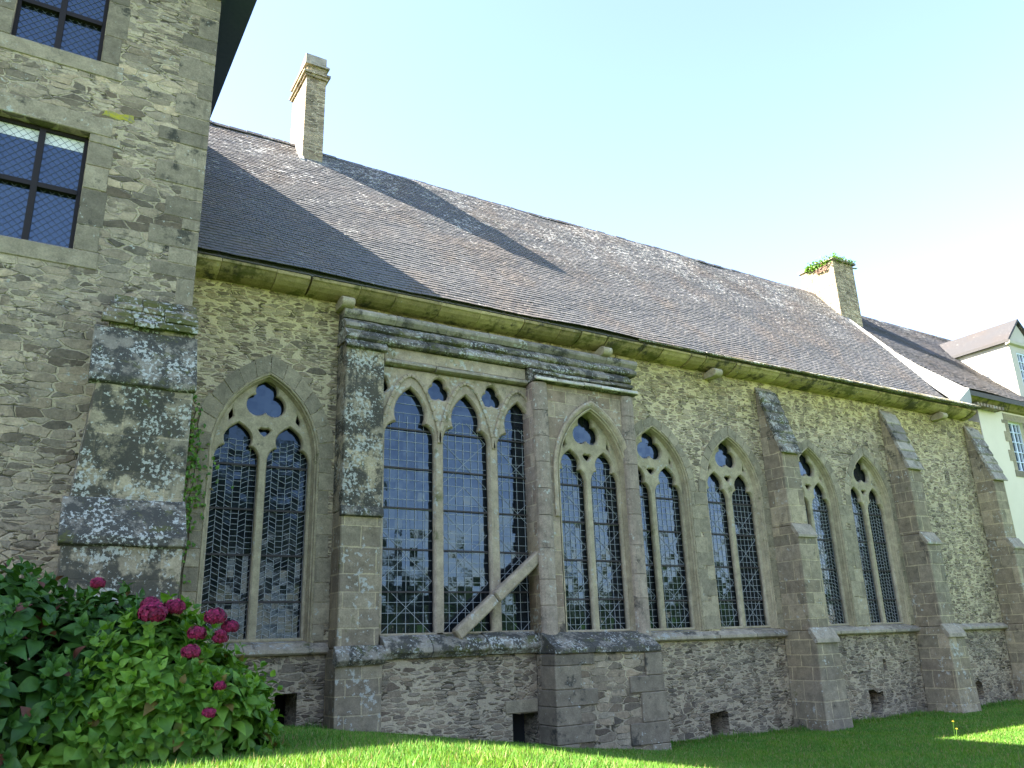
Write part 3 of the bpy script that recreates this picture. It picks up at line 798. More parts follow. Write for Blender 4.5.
# moulded shaft between big window and block
bm = bmesh.new()
n = 10; prev = None
ring_pts = [(8.30 + .17 * math.cos(t), -.58 + .11 * math.sin(t)) for t in np.linspace(math.pi, 2 * math.pi, 8)]
zcuts = [2.02, 2.6, 3.05, 3.6, 4.2, 4.7, 5.2, 5.7, 6.2, 6.77]
for z0, z1 in zip(zcuts, zcuts[1:]):
    a = [bm.verts.new((x, y, z0 + .005)) for x, y in ring_pts]; b = [bm.verts.new((x, y, z1 - .005)) for x, y in ring_pts]
    for i in range(7): bm.faces.new((a[i], a[i + 1], b[i + 1], b[i]))
    bm.faces.new(b); bm.faces.new(a[::-1])
from_bm('shaft', bm, plain_stone('shaft stone', (0.195, 0.175, 0.16), (0.29, 0.265, 0.235), 19.0, white=.22, dark=.2, moss=.1), hall)
bm = bmesh.new()
ring_pts = [(x + 2.13, y) for x, y in ring_pts]
for z0, z1 in zip(zcuts, zcuts[1:]):
    z0 += .12; z1 += .12
    if z1 > 6.75: z1 = 6.75
    if z0 < 2.2: z0 = 2.02
    a = [bm.verts.new((x, y, z0 + .005)) for x, y in ring_pts]; b = [bm.verts.new((x, y, z1 - .005)) for x, y in ring_pts]
    for i in range(7): bm.faces.new((a[i], a[i + 1], b[i + 1], b[i]))
    bm.faces.new(b); bm.faces.new(a[::-1])
from_bm('shaft', bm, bpy.data.materials['shaft stone'], hall)
# hood over the block's window
bm = bmesh.new()
loft(bm, [[(x, y, z) for x, z in arch(C3, a, CEN, ZS, 4.2, 14, K3)] for a, y in ((1.03, -.59), (1.03, -.635), (.99, -.655), (.95, -.64), (.91, -.60))])
from_bm('hood_mould', bm, M['tracery_red'], hall)
# bases
base2 = plate('plinth', [rect(5.19, 8.08, -.3, 1.80), rough_rect(7.56, 8.06, .0, .84, .012, 3, 9)], -.45, -.002, M['rubble_hall'], hall)
bm = bmesh.new(); box(bm, 7.45, 8.08, -.02, -.004, -.2, .9); from_bm('recess_shade_sheet', bm, M['hole_shade'], hall)  # thin near-black sheet painting the shade at the back of the recess
bm = bmesh.new(); box(bm, 7.42, 8.07, -.475, -.2, .845, 1.06, .008); from_bm('lintel', bm, M['blocks'], hall, bevel=.01)
bm = bmesh.new(); run(bm, 5.19, 8.12, [(-.002, 2.16), (-.33, 2.16), (-.50, 2.08), (-.60, 1.96), (-.60, 1.89), (-.55, 1.84), (-.52, 1.80), (-.002, 1.80)], .9)
for v in bm.verts: v.co.z += random.uniform(-.008, .008)
from_bm('sill', bm, M['weather'], hall, bevel=.008)
bm = bmesh.new(); prism(bm, 8.10, 10.42, [(-.002, 1.78), (-1.0, 1.78), (-1.02, .2), (-1.04, -.4), (-.002, -.4)], x0f=lambda y, z: 8.10 - .03 * (z < 1), x1f=lambda y, z: 10.40 + .06 * (z < 1))
base3 = from_bm('plinth', bm, M['rubble_base'], hall, bevel=0.02)
r = random.Random(77)
for s, xe in ((1, 8.085), (-1, 10.40)):
    bm = bmesh.new(); z = -.1; i = 0
    while z < 1.75:
        h = min(r.uniform(.26, .5), 1.77 - z); wd = (.72 if i % 2 else .42) + r.uniform(-.1, .15); i += 1
        sp = .05 * (1 - max(z, 0) / 1.8)
        a, b = (xe - sp, xe + wd) if s > 0 else (xe - wd, xe + .035 + sp)
        yy = -1.03 - .025 * (1 - max(z, 0) / 1.8) - r.uniform(0, .008)
        box(bm, a, b, yy, -.55 + r.uniform(-.1, .1), z + .003, z + h - .003); z += h
    from_bm('quoins', bm, M['blocks_house'], base3, bevel=.012)
bm = bmesh.new(); run(bm, 8.08, 10.44, [(-.002, 2.13), (-.60, 2.13), (-.72, 2.06), (-1.05, 1.86), (-1.06, 1.77), (-.98, 1.783), (-.002, 1.783)], .8)
from_bm('sill', bm, M['weather_dark'], hall, bevel=.01)

# ============================================================ stone prop leaning across the big window
bm = bmesh.new()
a = Vector((6.50, -.46, 2.13)); b = Vector((8.34, -.46, 3.58)); segs = [0, .42, 1.0]
d = b - a
for s0, s1 in zip(segs, segs[1:]):
    p, q = a + d * s0, a + d * (s1 - .006)
    bar(bm, p + Vector((0, random.uniform(-.01, .01), 0)), q, .20, .17)
prop = from_bm('stone_prop', bm, M['tracery_red'], None, bevel=.03)
tag(prop, 'diagonal lichened stone bar leaning across the foot of the large three-light window', 'stone bar')

# ============================================================ tower-like building on the left
tower = empty('stone_house', (-4, 0, 1.0), 'tall rubble stone house at the left with cross-mullioned windows and overhanging eaves', 'building')
ty = -2.0
loops = [rect(-18, 1.66, -.5, 11.75), rect(-.95, .15, 7.06, 8.82), rect(-.95, .15, 10.0, 11.45), rect(-5.0, -3.9, 7.06, 8.82), rect(-5.0, -3.9, 10.0, 11.45)]  # unseen left end of the wall, lengthened to keep sun off the bushes
plate('wall', loops, ty, ty + .6, M['rubble_tower'], tower)
bm = bmesh.new(); box(bm, 1.06, 1.655, ty + .602, 7, -.5, 11.75); box(bm, -18, -17.4, ty + .602, 7, -.5, 11.75); box(bm, -17.39, 1.05, 6.4, 7, -.5, 11.75)
from_bm('wall', bm, M['rubble_tower'], tower)
bm = bmesh.new(); box(bm, -17.3, 1.0, -1.30, -1.28, 0, 11.7); from_bm('interior_shade_sheet', bm, M['hole_shade'], tower)  # near-black sheet, painted shade for the rooms behind the windows
# quoins at the corner and dressings round the windows
bm = bmesh.new(); z = 1.2; i = 0; r = random.Random(4)
while z < 11.7:
    h = min(r.uniform(.16, .40), 11.72 - z); wd = (.52 if i % 2 else .28) + r.uniform(-.1, .16); i += 1
    box(bm, 1.668 - wd, 1.668, ty - r.uniform(.004, .014), ty + (.35 if i % 2 else .6), z + .006, z + h - .006)
    z += h
from_bm('quoins', bm, M['blocks_house'], tower, bevel=.008)

N = NT('yellow lichened stone'); n1 = N.noise(N.pos, 14, 5, .7)
o = plate('lichened_stone', [rough_rect(.27, .65, 9.15, 9.25, .025, 4, 3)], ty - .006, ty + .1, N.finish(N.mix(N.smooth(n1, .35, .6), (.20, .18, .11), (.36, .31, .03)), .95), tower, bevel=.004); o['label'] = 'single stone coloured bright yellow by lichen'
def house_window(x0, x1, z0, z1, blind=True, dress=True):
    if dress:
        bm = bmesh.new(); r = random.Random(int(z0 * 10))
        for s, xe in ((-1, x0), (1, x1)):
            z = z0
            while z < z1 - .02:
                h = min(r.uniform(.35, .6), z1 - z); wd = r.uniform(.22, .42)
                if s > 0: box(bm, xe + .004, xe + wd, ty - r.uniform(.004, .014), ty + .2, z + .005, z + h - .006)
                else: box(bm, xe - wd, xe - .004, ty - r.uniform(.004, .014), ty + .2, z + .005, z + h - .006)
                z += h
        box(bm, x0 - .25, x1 + .3, ty - .016, ty + .3, z0 - .24, z0 - .005)
        box(bm, x0 - .28, x1 + .26, ty - .012, ty + .3, z1 + .004, z1 + .28)
        dr = from_bm('window_dressing', bm, M['blocks_house'], tower, bevel=.008)
    yf = ty + .14
    bm = bmesh.new(); xm = (x0 + x1) / 2; zm = z0 + (z1 - z0) * .5
    f = .05
    box(bm, x0 + .002, x0 + f, yf, yf + .08, z0 + .002, z1 - .002); box(bm, x1 - f, x1 - .002, yf, yf + .08, z0 + .002, z1 - .002)
    box(bm, x0 + f + .001, x1 - f - .001, yf, yf + .08, z0 + .002, z0 + f); box(bm, x0 + f + .001, x1 - f - .001, yf, yf + .08, z1 - f, z1 - .002)
    box(bm, xm - .038, xm + .038, yf - .025, yf + .07, z0 + f + .001, z1 - f - .001)
    box(bm, x0 + f + .001, xm - .039, yf - .02, yf + .07, zm - .034, zm + .034); box(bm, xm + .039, x1 - f - .001, yf - .02, yf + .07, zm - .034, zm + .034)
    fr = from_bm('window', bm, M['dark_wood'], tower)
    for (a, b) in ((x0 + f, xm - .04), (xm + .04, x1 - f)):
        for (c, d_) in ((z0 + f, zm - .035), (zm + .035, z1 - f)):
            panes('pane', a, b, c, d_, yf + .055, M['glass_house'], fr, .11, .11, .006, seed=int(c * 7 + a * 3) % 99 + 3)
            bm = bmesh.new(); q = .105; wd = b - a; hh = d_ - c; kx = -hh
            while kx < wd:      # diamond quarries
                for sgn in (1, -1):
                    t0 = max(0, -kx); t1 = min(hh, wd - kx)
                    if t1 > t0:
                        xa, xb = kx + t0, kx + t1
                        if sgn < 0: xa, xb = wd - xa, wd - xb
                        bar(bm, (a + xa, yf + .048, c + t0), (a + xb, yf + .048, c + t1), .004)
                kx += q
            from_bm('lead_lattice', bm, M['leadd'], fr)
    if blind:
        bm = bmesh.new()
        for (a, b) in ((x0 + f, xm - .04), (xm + .04, x1 - f)):
            box(bm, a, b, yf + .050, yf + .052, z1 - f - .17, z1 - f)
        from_bm('blind', bm, M['white_cloth'], fr)
M['leadd'] = NT('dark lead').finish((0.11, 0.12, 0.15), 0.5)
for (x0, x1) in ((-.95, .15), (-5.0, -3.9)):
    house_window(x0, x1, 7.06, 8.82); house_window(x0, x1, 10.0, 11.45, blind=False)
# eaves and hipped roof
N = NT('eaves boards'); M['eave_board'] = N.finish(N.mix(N.noise(N.pos, 12, 4), (0.05, 0.055, 0.12), (0.08, 0.085, 0.16)), 0.85)  # bluish reflected light is painted into the board colour
bm = bmesh.new()
ex0, ex1, ey0, ey1, ez = -18.5, 2.2, -2.45, 7.5, 12.05
def quad(bm, *p): bm.faces.new([bm.verts.new(q) for q in p])
box(bm, ex0, ex1, ey0, ey1, ez - .05, ez + .06)
box(bm, -18.05, 1.72, ty - .06, 7.05, 11.755, ez - .053)
soff = from_bm('eaves', bm, M['eave_board'], tower)
bm = bmesh.new()
hgt = 3.6; ins = 5.0
c = [(ex0, ey0, ez + .063), (ex1, ey0, ez + .063), (ex1, ey1, ez + .063), (ex0, ey1, ez + .063)]
r0, r1 = (ex0 + ins, (ey0 + ey1) / 2, ez + hgt), (ex1 - ins, (ey0 + ey1) / 2, ez + hgt)
vv = [bm.verts.new(q) for q in c + [r0, r1]]
for f in ((0, 1, 5, 4), (1, 2, 5), (2, 3, 4, 5), (3, 0, 4), (3, 2, 1, 0)): bm.faces.new([vv[i] for i in f])
from_bm('roof', bm, M['slate2'], tower)
# corner buttress
bm = bmesh.new()
lf = lambda y, z: 0.42 + 0.28 * max(0, min(1, (z - 3.0) / 3.5))
rt = lambda y, z: 1.70
prism(bm, 0, 0, [(ty + .02, 6.42), (ty - .02, 6.42), (ty - .30, 6.02), (ty - .30, 5.95), (ty + .02, 5.95)], lf, rt)
prism(bm, 0, 0, [(ty + .02, 5.947), (ty - .30, 5.947), (ty - .55, 5.22), (ty - .53, 3.72), (ty + .02, 3.72)], lf, rt)
prism(bm, 0, 0, [(ty + .02, 3.717), (ty - .53, 3.717), (ty - .82, 3.25), (ty - .80, .3), (ty + .02, .3)], lf, rt)
bt = from_bm('buttress', bm, M['ashlar_lichen'], tower, bevel=.015); bt['label'] = 'stepped corner buttress covered in lichen and moss'
bm = bmesh.new()
for (y0, z0, y1, z1, n) in ((ty - .02, 6.50, ty - .34, 6.02, 4),):
    for i in range(n):
        ya, za = y0 + (y1 - y0) * i / n, z0 + (z1 - z0) * i / n; yb, zb = y0 + (y1 - y0) * (i + 1) / n, z0 + (z1 - z0) * (i + 1) / n
        xl = .70 - .045 * i; xs_ = [xl, xl + .33 + random.uniform(-.08, .08), xl + .66 + random.uniform(-.08, .08), 1.72]
        for xa, xb in zip(xs_, xs_[1:]):
            j = random.uniform(-.03, .03); q = random.uniform(-.02, .02)
            prism(bm, xa + .003, xb - .003, [(ya + .05, za + .02), (ya - .02, za + .02), (yb - .065 + j, zb + .035 + q), (yb - .065 + j, zb - .025 + q), (yb + .05, zb - .0)])
from_bm('weathering', bm, M['moss_slab'], bt, bevel=.006)
bm = bmesh.new()
for (ya, za, yb, zb, xl) in ((ty - .29, 5.97, ty - .60, 5.24, .50), (ty - .53, 3.76, ty - .88, 3.27, .40)):
    bm = bmesh.new(); prism(bm, xl, 1.725, [(ya + .03, za), (ya - .03, za - .02), (yb, zb), (yb, zb - .09), (yb + .08, zb - .12), (ya + .05, za - .2)], segs=5)
    for v in bm.verts: v.co.y += random.uniform(-.012, .012); v.co.z += random.uniform(-.012, .012)
    from_bm('weathering', bm, M['weather_dark'], bt, bevel=.01)

# ============================================================ rendered house at the far end
house = empty('rendered_house', (29, 3, 0), 'cream rendered house with dormer and slate roof joined to the far end of the hall', 'building')
P2 = R_(46); t46 = math.tan(P2)
e2y, e2z = -.40, 8.80
loops = [rect(24.95, 42, -.3, 8.5), rect(26.55, 27.45, 6.60, 8.22), rect(25.62, 26.5, 2.6, 4.05)]
plate('wall', loops, 0.0, .45, M['render'], house)
bm = bmesh.new(); box(bm, 25.0, 42, 7.0, 7.4, -.3, 8.5); box(bm, 41.6, 42, .46, 6.99, -.3, 8.5); box(bm, 25.0, 41.5, .8, .82, 0, 8.4)
from_bm('wall', bm, M['render'], house)
def small_window(x0, x1, z0, z1, nx, nz, y=0.0, surround=True, parent=house):
    bm = bmesh.new(); yf = y + .10; fw = .05
    box(bm, x0 + .002, x0 + fw, yf, yf + .06, z0 + .002, z1 - .002); box(bm, x1 - fw, x1 - .002, yf, yf + .06, z0 + .002, z1 - .002)
    box(bm, x0 + fw, x1 - fw, yf + .001, yf + .059, z0 + .002, z0 + fw); box(bm, x0 + fw, x1 - fw, yf + .001, yf + .059, z1 - fw, z1 - .002)
    for i in range(1, nx):
        xx = x0 + (x1 - x0) * i / nx; ww = .035 if i * 2 == nx else .016
        box(bm, xx - ww, xx + ww, yf + .004, yf + .05, z0 + fw, z1 - fw)
    for j in range(1, nz):
        zz = z0 + (z1 - z0) * j / nz; box(bm, x0 + fw, x1 - fw, yf + .007, yf + .045, zz - .014, zz + .014)
    fr = from_bm('window', bm, M['white_paint'], parent)
    panes('pane', x0 + .02, x1 - .02, z0 + .02, z1 - .02, yf + .05, M['glass_house'], fr, (x1 - x0) / nx, (z1 - z0) / nz, .008, seed=5)
    if surround:
        bm = bmesh.new(); r = random.Random(8)
        for s, xe in ((-1, x0), (1, x1)):
            z = z0; i = 0
            while z < z1 - .02:
                h = min(r.uniform(.26, .36), z1 - z); wd = .34 if i % 2 else .18; i += 1
                a, b = (xe + .003, xe + wd) if s > 0 else (xe - wd, xe - .003)
                box(bm, a, b, y - .014, y + .1, z + .004, z + h - .004); z += h
        box(bm, x0 - .2, x1 + .2, y - .02, y + .15, z0 - .2, z0 - .003); box(bm, x0 - .2, x1 + .2, y - .015, y + .1, z1 + .003, z1 + .22)
        from_bm('window_dressing', bm, M['blocks'], fr)
    return fr
small_window(26.55, 27.45, 6.60, 8.22, 4, 5); small_window(25.62, 26.5, 2.6, 4.05, 4, 5)
bm = bmesh.new()
prism(bm, 24.0, 42.2, [(.0, 8.50), (-.10, 8.52), (-.30, 8.66), (-.36, 8.70), (-.36, 8.76), (.0, 8.76)])
from_bm('eaves_cornice', bm, M['cornice'], house)
bm = bmesh.new()
for i in range(9): box(bm, 24.45 + i * .17, 24.55 + i * .17, -.30, -.02, 8.40, 8.497)
from_bm('dentils', bm, M['ashlar_red'], house)
bm = bmesh.new(); zr2 = e2z + (3.5 - e2y) * t46
vv = [(23.85, e2y, e2z - .02), (42.3, e2y, e2z - .02), (42.3, 3.5, zr2 - .02), (23.2, 3.5, zr2 - .02), (22.70, 2.3, e2z + (2.3 - e2y) * t46 - .02), (22.70, .9, e2z + (.9 - e2y) * t46 - .02)]
f = [bm.verts.new(q) for q in vv]; g = [bm.verts.new((q[0], q[1] + .02, q[2] - .14)) for q in vv]
bm.faces.new(f); bm.faces.new(g[::-1])
for i in range(6): bm.faces.new((f[i], f[(i + 1) % 6], g[(i + 1) % 6], g[i]))
quad(bm, (23.2, 3.5, zr2 - .02), (42.3, 3.5, zr2 - .02), (42.3, 7.6, e2z), (23.2, 7.6, e2z))
roof2 = from_bm('roof', bm, M['slate2'], house)
def keep2(x, y):
    if y < .4: return x > 23.87 + (22.95 - 23.87) * (y - e2y) / (.4 - e2y)
    if y < .9: return x > 22.95 - .2 * (y - .4) / .5
    return x > 22.74
slates('slate_covering', 22.7, 34.0, e2y, e2z, P2, (3.5 - e2y) / math.cos(P2), M['slate2'], roof2, keep=keep2, seed=5)
bm = bmesh.new(); x = 23.6
while x < 36:
    prism(bm, x, x + .35, [(3.37, zr2 - .13), (3.47, zr2 + .03), (3.53, zr2 + .03), (3.63, zr2 - .13)]); x += .36
from_bm('ridge_tiles', bm, M['slate2'], roof2)
# white mortar verge between the two roofs
bm = bmesh.new()
lo = [(22.66, 2.38, E1z + (2.38 - E1y) * t52 + .02), (22.66, .9, E1z + (.9 - E1y) * t52 + .03), (22.66, .35, E1z + (.35 - E1y) * t52 + .03), (22.72, -.1, E1z + (-.1 - E1y) * t52 + .03), (22.95, -.5, E1z + .03), (23.80, -.46, E1z + .06)]
hi = [(22.74, 2.38, e2z + (2.38 - e2y) * t46 + .05), (22.74, .9, e2z + (.9 - e2y) * t46 + .04), (22.86, .4, e2z + (.4 - e2y) * t46 + .04), (23.3, 0, e2z + (0 - e2y) * t46 + .04), (23.80, -.36, e2z + .06), (23.92, -.43, e2z + .02)]
hi[0] = (22.74, 2.38, max(hi[0][2], lo[0][2] + .05))
L = [bm.verts.new(q) for q in lo]; H = [bm.verts.new(q) for q in hi]; B = [bm.verts.new((q[0] + .1, q[1] + .05, q[2] - .25)) for q in hi]
for i in range(5):
    bm.faces.new((L[i], L[i + 1], H[i + 1], H[i])); bm.faces.new((H[i], H[i + 1], B[i + 1], B[i])); bm.faces.new((B[i], B[i + 1], L[i + 1], L[i]))
bm.faces.new((L[0], H[0], B[0])); bm.faces.new((L[5], B[5], H[5]))
from_bm('mortar_verge', bm, M['mortar'], roof2)
# dormer
dx0, dx1, dz = 27.62, 29.2, 11.05
bm = bmesh.new()
yb = e2y + (dz - e2z) / t46
prism(bm, dx0, dx0 + .25, [(-.02, 8.78), (-.02, dz), (yb, dz)])
prism(bm, dx1 - .25, dx1, [(-.02, 8.78), (-.02, dz), (yb, dz)])
dorm = from_bm('dormer', bm, M['dormer'], house); 
loops = [[(dx0 + .01, 8.6), (dx1 - .01, 8.6), (dx1 - .01, dz), ((dx0 + dx1) / 2, dz + .78), (dx0 + .01, dz)], rect(dx0 + .38, dx1 - .38, 8.9, 10.75)]
plate('dormer_front', loops, -.06, -.022, M['dormer'], dorm)
small_window(dx0 + .38, dx1 - .38, 8.9, 10.75, 4, 6, y=-.15, surround=False, parent=dorm)
xm = (dx0 + dx1) / 2
bm = bmesh.new()
for s in (-1, 1):
    xe = xm + s * ((dx1 - dx0) / 2 + .14)
    za, zt = dz - .02, dz + .86
    yb1 = e2y + (za - e2z) / t46; yb2 = e2y + (zt - e2z) / t46
    p = [(xe, -.16, za), (xm, -.16, zt), (xm, yb2 + .1, zt), (xe, yb1 + .1, za)]
    f = [bm.verts.new(q) for q in p]; g = [bm.verts.new((q[0], q[1], q[2] + .10)) for q in p]
    bm.faces.new(f[::-1]); bm.faces.new(g)
    for i in range(4): bm.faces.new((f[i], f[(i + 1) % 4], g[(i + 1) % 4], g[i]))
from_bm('dormer_roof', bm, slate_mat('dormer slates', (0.035, 0.033, 0.033), (0.06, 0.057, 0.056), 0.2), dorm)
bm = bmesh.new(); prism(bm, dx0 - .12, dx1 + .12, [(-.02, dz - .1), (-.16, dz - .06), (-.18, dz + .03), (-.02, dz + .03)])
from_bm('dormer_cornice', bm, M['dormer'], dorm)

# ============================================================ plants
def leaf_mat(name, c1, c2, trans=0.25, rough=0.5, rare=None):
    N = NT(name); r = N.geo.outputs['Random Per Island']
    col = N.mix(r, c1, c2)
    if rare: col = N.mix(N.smooth(N.math('FRACT', N.math('MULTIPLY', r, 37.7)), 0.965, 0.985), col, rare)
    col = N.mix(1.0, col, N.ramp(N.noise(N.pos, 25, 3), [(0.3, (0.8, 0.8, 0.8)), (0.7, (1.15, 1.15, 1.15))]), 'MULTIPLY')
    p = N.n('ShaderNodeBsdfPrincipled'); N.set(p.inputs['Base Color'], col); p.inputs['Roughness'].default_value = rough; p.inputs['Specular IOR Level'].default_value = 0.28
    t = N.n('ShaderNodeBsdfTranslucent'); N.set(t.inputs[0], N.mix(1.0, col, (1.3, 1.4, .6), 'MULTIPLY'))
    m = N.n('ShaderNodeMixShader'); m.inputs[0].default_value = trans
    N.t.links.new(p.outputs[0], m.inputs[1]); N.t.links.new(t.outputs[0], m.inputs[2]); N.t.links.new(m.outputs[0], N.out.inputs[0])
    return N.m
# broad toothed leaf template: along +x, normal +z
def leaf_template(n=7):
    ts = np.linspace(0, 1, n)
    half = 0.36 * np.sin(np.pi * np.clip(ts * 1.02, 0, 1) ** 0.80) * (1 - 0.18 * ts); half[0] = 0.02; half[-1] = 0.0
    v = []
    for i, t in enumerate(ts):
        z = 0.10 * math.sin(math.pi * t) - 0.16 * t * t
        v += [(t, 0, z), (t, half[i], z + half[i] * .28), (t, -half[i], z + half[i] * .28)]
    f = []
    for i in range(n - 1):
        a, b = 3 * i, 3 * (i + 1)
        f += [[a, b, b + 1, a + 1], [a + 2, b + 2, b, a]]
    return np.array(v), f
LV, LF = leaf_template()
def place_leaves(items):
    """items: list of (pos, dir, normal, size)"""
    V = []; Fc = []
    for p, d, n, s in items:
        d = d / np.linalg.norm(d); n = n - d * np.dot(n, d); n = n / (np.linalg.norm(n) + 1e-9); b = np.cross(n, d)
        Mx = np.stack([d, b, n], 0)
        base = len(V) * len(LV)
        V.append((LV * s) @ Mx + p)
        Fc += [[i + base for i in f] for f in LF]
    return np.concatenate(V), Fc
def shoots(centre, radii, n, r, size, inner=0.0, zmin=None, up=0.55):
    items = []
    k = 0
    while k < n:
        d = r.normal(size=3); d /= np.linalg.norm(d)
        if d[2] < -0.45: continue
        rad = 1 - inner * r.random()
        p = centre + d * radii * rad * (1 + .06 * r.normal())
        if zmin is not None and p[2] < zmin: continue
        ax = d / radii; ax /= np.linalg.norm(ax); ax = ax + np.array([0, 0, up]) + r.normal(size=3) * .25; ax /= np.linalg.norm(ax)
        t = np.cross(ax, r.normal(size=3)); t /= np.linalg.norm(t); b = np.cross(ax, t)
        a0 = r.uniform(0, 6.28); pairs = 4
        for q in range(pairs):
            f = q / (pairs - 1)                # 0 tip .. 1 low
            s = size * (0.45 + 0.75 * f) * r.uniform(.8, 1.2)
            for h in (0, math.pi):
                an = a0 + q * 1.571 + h + r.normal() * .2
                out = t * math.cos(an) + b * math.sin(an)
                el = 1.05 - 1.15 * f + r.normal() * .18   # upright at the tip, drooping lower down
                dd = out * math.cos(el) + ax * math.sin(el) - np.array([0, 0, .15 * f])
                nn = ax * math.cos(el) - out * math.sin(el) + r.normal(size=3) * .12
                items.append((p - ax * f * size * 1.1 + out * .01, dd, nn, s))
        k += 1
    return items
def florets(c, rad, r, n=130):
    V = []; Fc = []
    for i in range(n):
        ph = math.acos(1 - 1.75 * (i + .5) / n); th = i * 2.399963
        d = np.array([math.sin(ph) * math.cos(th), math.sin(ph) * math.sin(th), math.cos(ph) * .8]); d /= np.linalg.norm(d)
        p = c + d * rad * np.array([1, 1, .78]) * r.uniform(.72, 1.12)
        t = np.cross(d, [0.3, .2, .9]); t /= np.linalg.norm(t) + 1e-9; b = np.cross(d, t); a0 = r.uniform(0, 1.57); s = rad * r.uniform(.24, .36)
        for q in range(4):
            a = a0 + q * 1.571; o = t * math.cos(a) + b * math.sin(a); e = -t * math.sin(a) + b * math.cos(a)
            i0 = len(V)
            V += [p, p + o * s * .6 + e * s * .45 + d * s * .12, p + o * s + d * s * .05, p + o * s * .6 - e * s * .45 + d * s * .12]
            Fc.append([i0, i0 + 1, i0 + 2, i0 + 3])
    return V, Fc
N = NT('crimson florets'); r_ = N.geo.outputs['Random Per Island']
M['flower'] = N.finish(N.mix(r_, (0.06, 0.003, 0.016), (0.25, 0.012, 0.06)), 0.6, spec=0.2)
M['leaf_dark'] = leaf_mat('dark hydrangea leaves', (0.022, 0.068, 0.010), (0.06, 0.14, 0.02), .2, rare=(0.10, 0.035, 0.02))
M['leaf_light'] = leaf_mat('fresh hydrangea leaves', (0.05, 0.135, 0.013), (0.15, 0.275, 0.028), .25, rare=(0.14, 0.10, 0.02))
M['stem'] = NT('woody stems').finish((0.06, 0.045, 0.025), 0.9)
def hydrangea(name, label, lobes, mat, flowers, seed, size, foot):
    t = empty(name, foot, label, 'shrub', 'hydrangea bushes')
    r = np.random.default_rng(seed); items = []
    for c, rad, n in lobes:
        c = np.array(c); rad = np.array(rad)
        items += shoots(c, rad, n, r, size, 0.12)
        items += shoots(c, rad * .78, n // 3, r, size, 0.25)
    V, Fc = place_leaves(items)
    from_arr('foliage', V, Fc, mat, t, smooth=True)
    bm = bmesh.new()
    for c, rad, n in lobes:
        for q in range(9):
            d = r.normal(size=3) * .5
            bar(bm, (foot[0] + r.uniform(-.25, .25) + (c[0] - foot[0]) * .5, foot[1] + r.uniform(-.2, .2), foot[2] - .1), (c[0] + d[0] * rad[0] * .5, c[1] + d[1] * rad[1] * .5, c[2] + abs(d[2]) * rad[2] * .5), .018)
    from_bm('stems', bm, M['stem'], t)
    for (p, rad) in flowers:
        v, f = florets(np.array(p), rad, r)
        from_arr('flower_head', v, f, M['flower'], t)
def at(px, py, y):
    d = Vector((px - 512, -(py - 384), -F)); wd = cam.matrix_world.to_3x3() @ d
    k = (y + 13.0) / wd.y
    return (wd.x * k, y, 2.0 + wd.z * k)
hydrangea('hydrangea_bush', 'dark green hydrangea bush at the left edge with one small crimson flower head',
          [((-.15, -4.9, 1.74), (1.14, .8, 1.08), 300), ((.80, -4.9, 1.76), (.74, .65, .86), 160), ((-.95, -4.8, 1.9), (.85, .7, .95), 110)],
          M['leaf_dark'], [(at(98, 583, -5.55), .055)], 3, .175, (-.1, -4.9, 1.0))
fl = [((153, 613), .105, -5.6), ((174, 607), .085, -5.45), ((215, 617), .085, -5.55), ((230, 627), .07, -5.5), ((220, 638), .06, -5.7), ((197, 633), .07, -5.7), ((191, 652), .07, -5.85), ((220, 686), .045, -5.85), ((209, 713), .05, -5.95), ((221, 634), .045, -5.75), ((150, 604), .07, -5.55)]
hydrangea('hydrangea_bush', 'fresh green hydrangea bush with a cluster of crimson flower heads on top',
          [((1.17, -5.15, 1.50), (.75, .62, .94), 290), ((1.52, -5.2, 1.33), (.72, .55, .75), 190), ((.70, -5.25, 1.30), (.58, .5, .66), 120)],
          M['leaf_light'], [(at(p[0], p[1], y), s) for p, s, y in fl], 5, .175, (1.1, -5.2, 1.0))
# creeper on the wall left of the first window
cr = empty('climbing_plant', (2.1, -.05, 2.0), 'small green creeper climbing the wall left of the first pointed window', 'plant')
r = np.random.default_rng(8); items = []
for i in range(520):
    z = r.uniform(2.4, 5.9); wid = .10 + .16 * math.exp(-((z - 4.6) / .5) ** 2)
    if r.random() > .25 + .75 * math.exp(-((z - 4.6) / .9) ** 2): continue
    x = 2.05 + abs(r.normal()) * wid
    items.append((np.array([x, -.03 - r.random() * .06, z]), np.array([r.normal(), -.3, r.normal() - .6]), np.array([r.normal() * .4, -1, .5 + r.normal() * .3]), r.uniform(.05, .09)))
V, Fc = place_leaves(items); from_arr('foliage', V, Fc, M['leaf_light'], cr, smooth=True)
bm = bmesh.new()
for q in range(4):
    x = 2.06 + q * .05; z = 2.1
    while z < 5.6:
        nx = x + random.uniform(-.06, .06); bar(bm, (x, -.015, z), (nx, -.015, z + .3), .012); x = nx; z += .3
from_bm('stems', bm, M['stem'], cr)
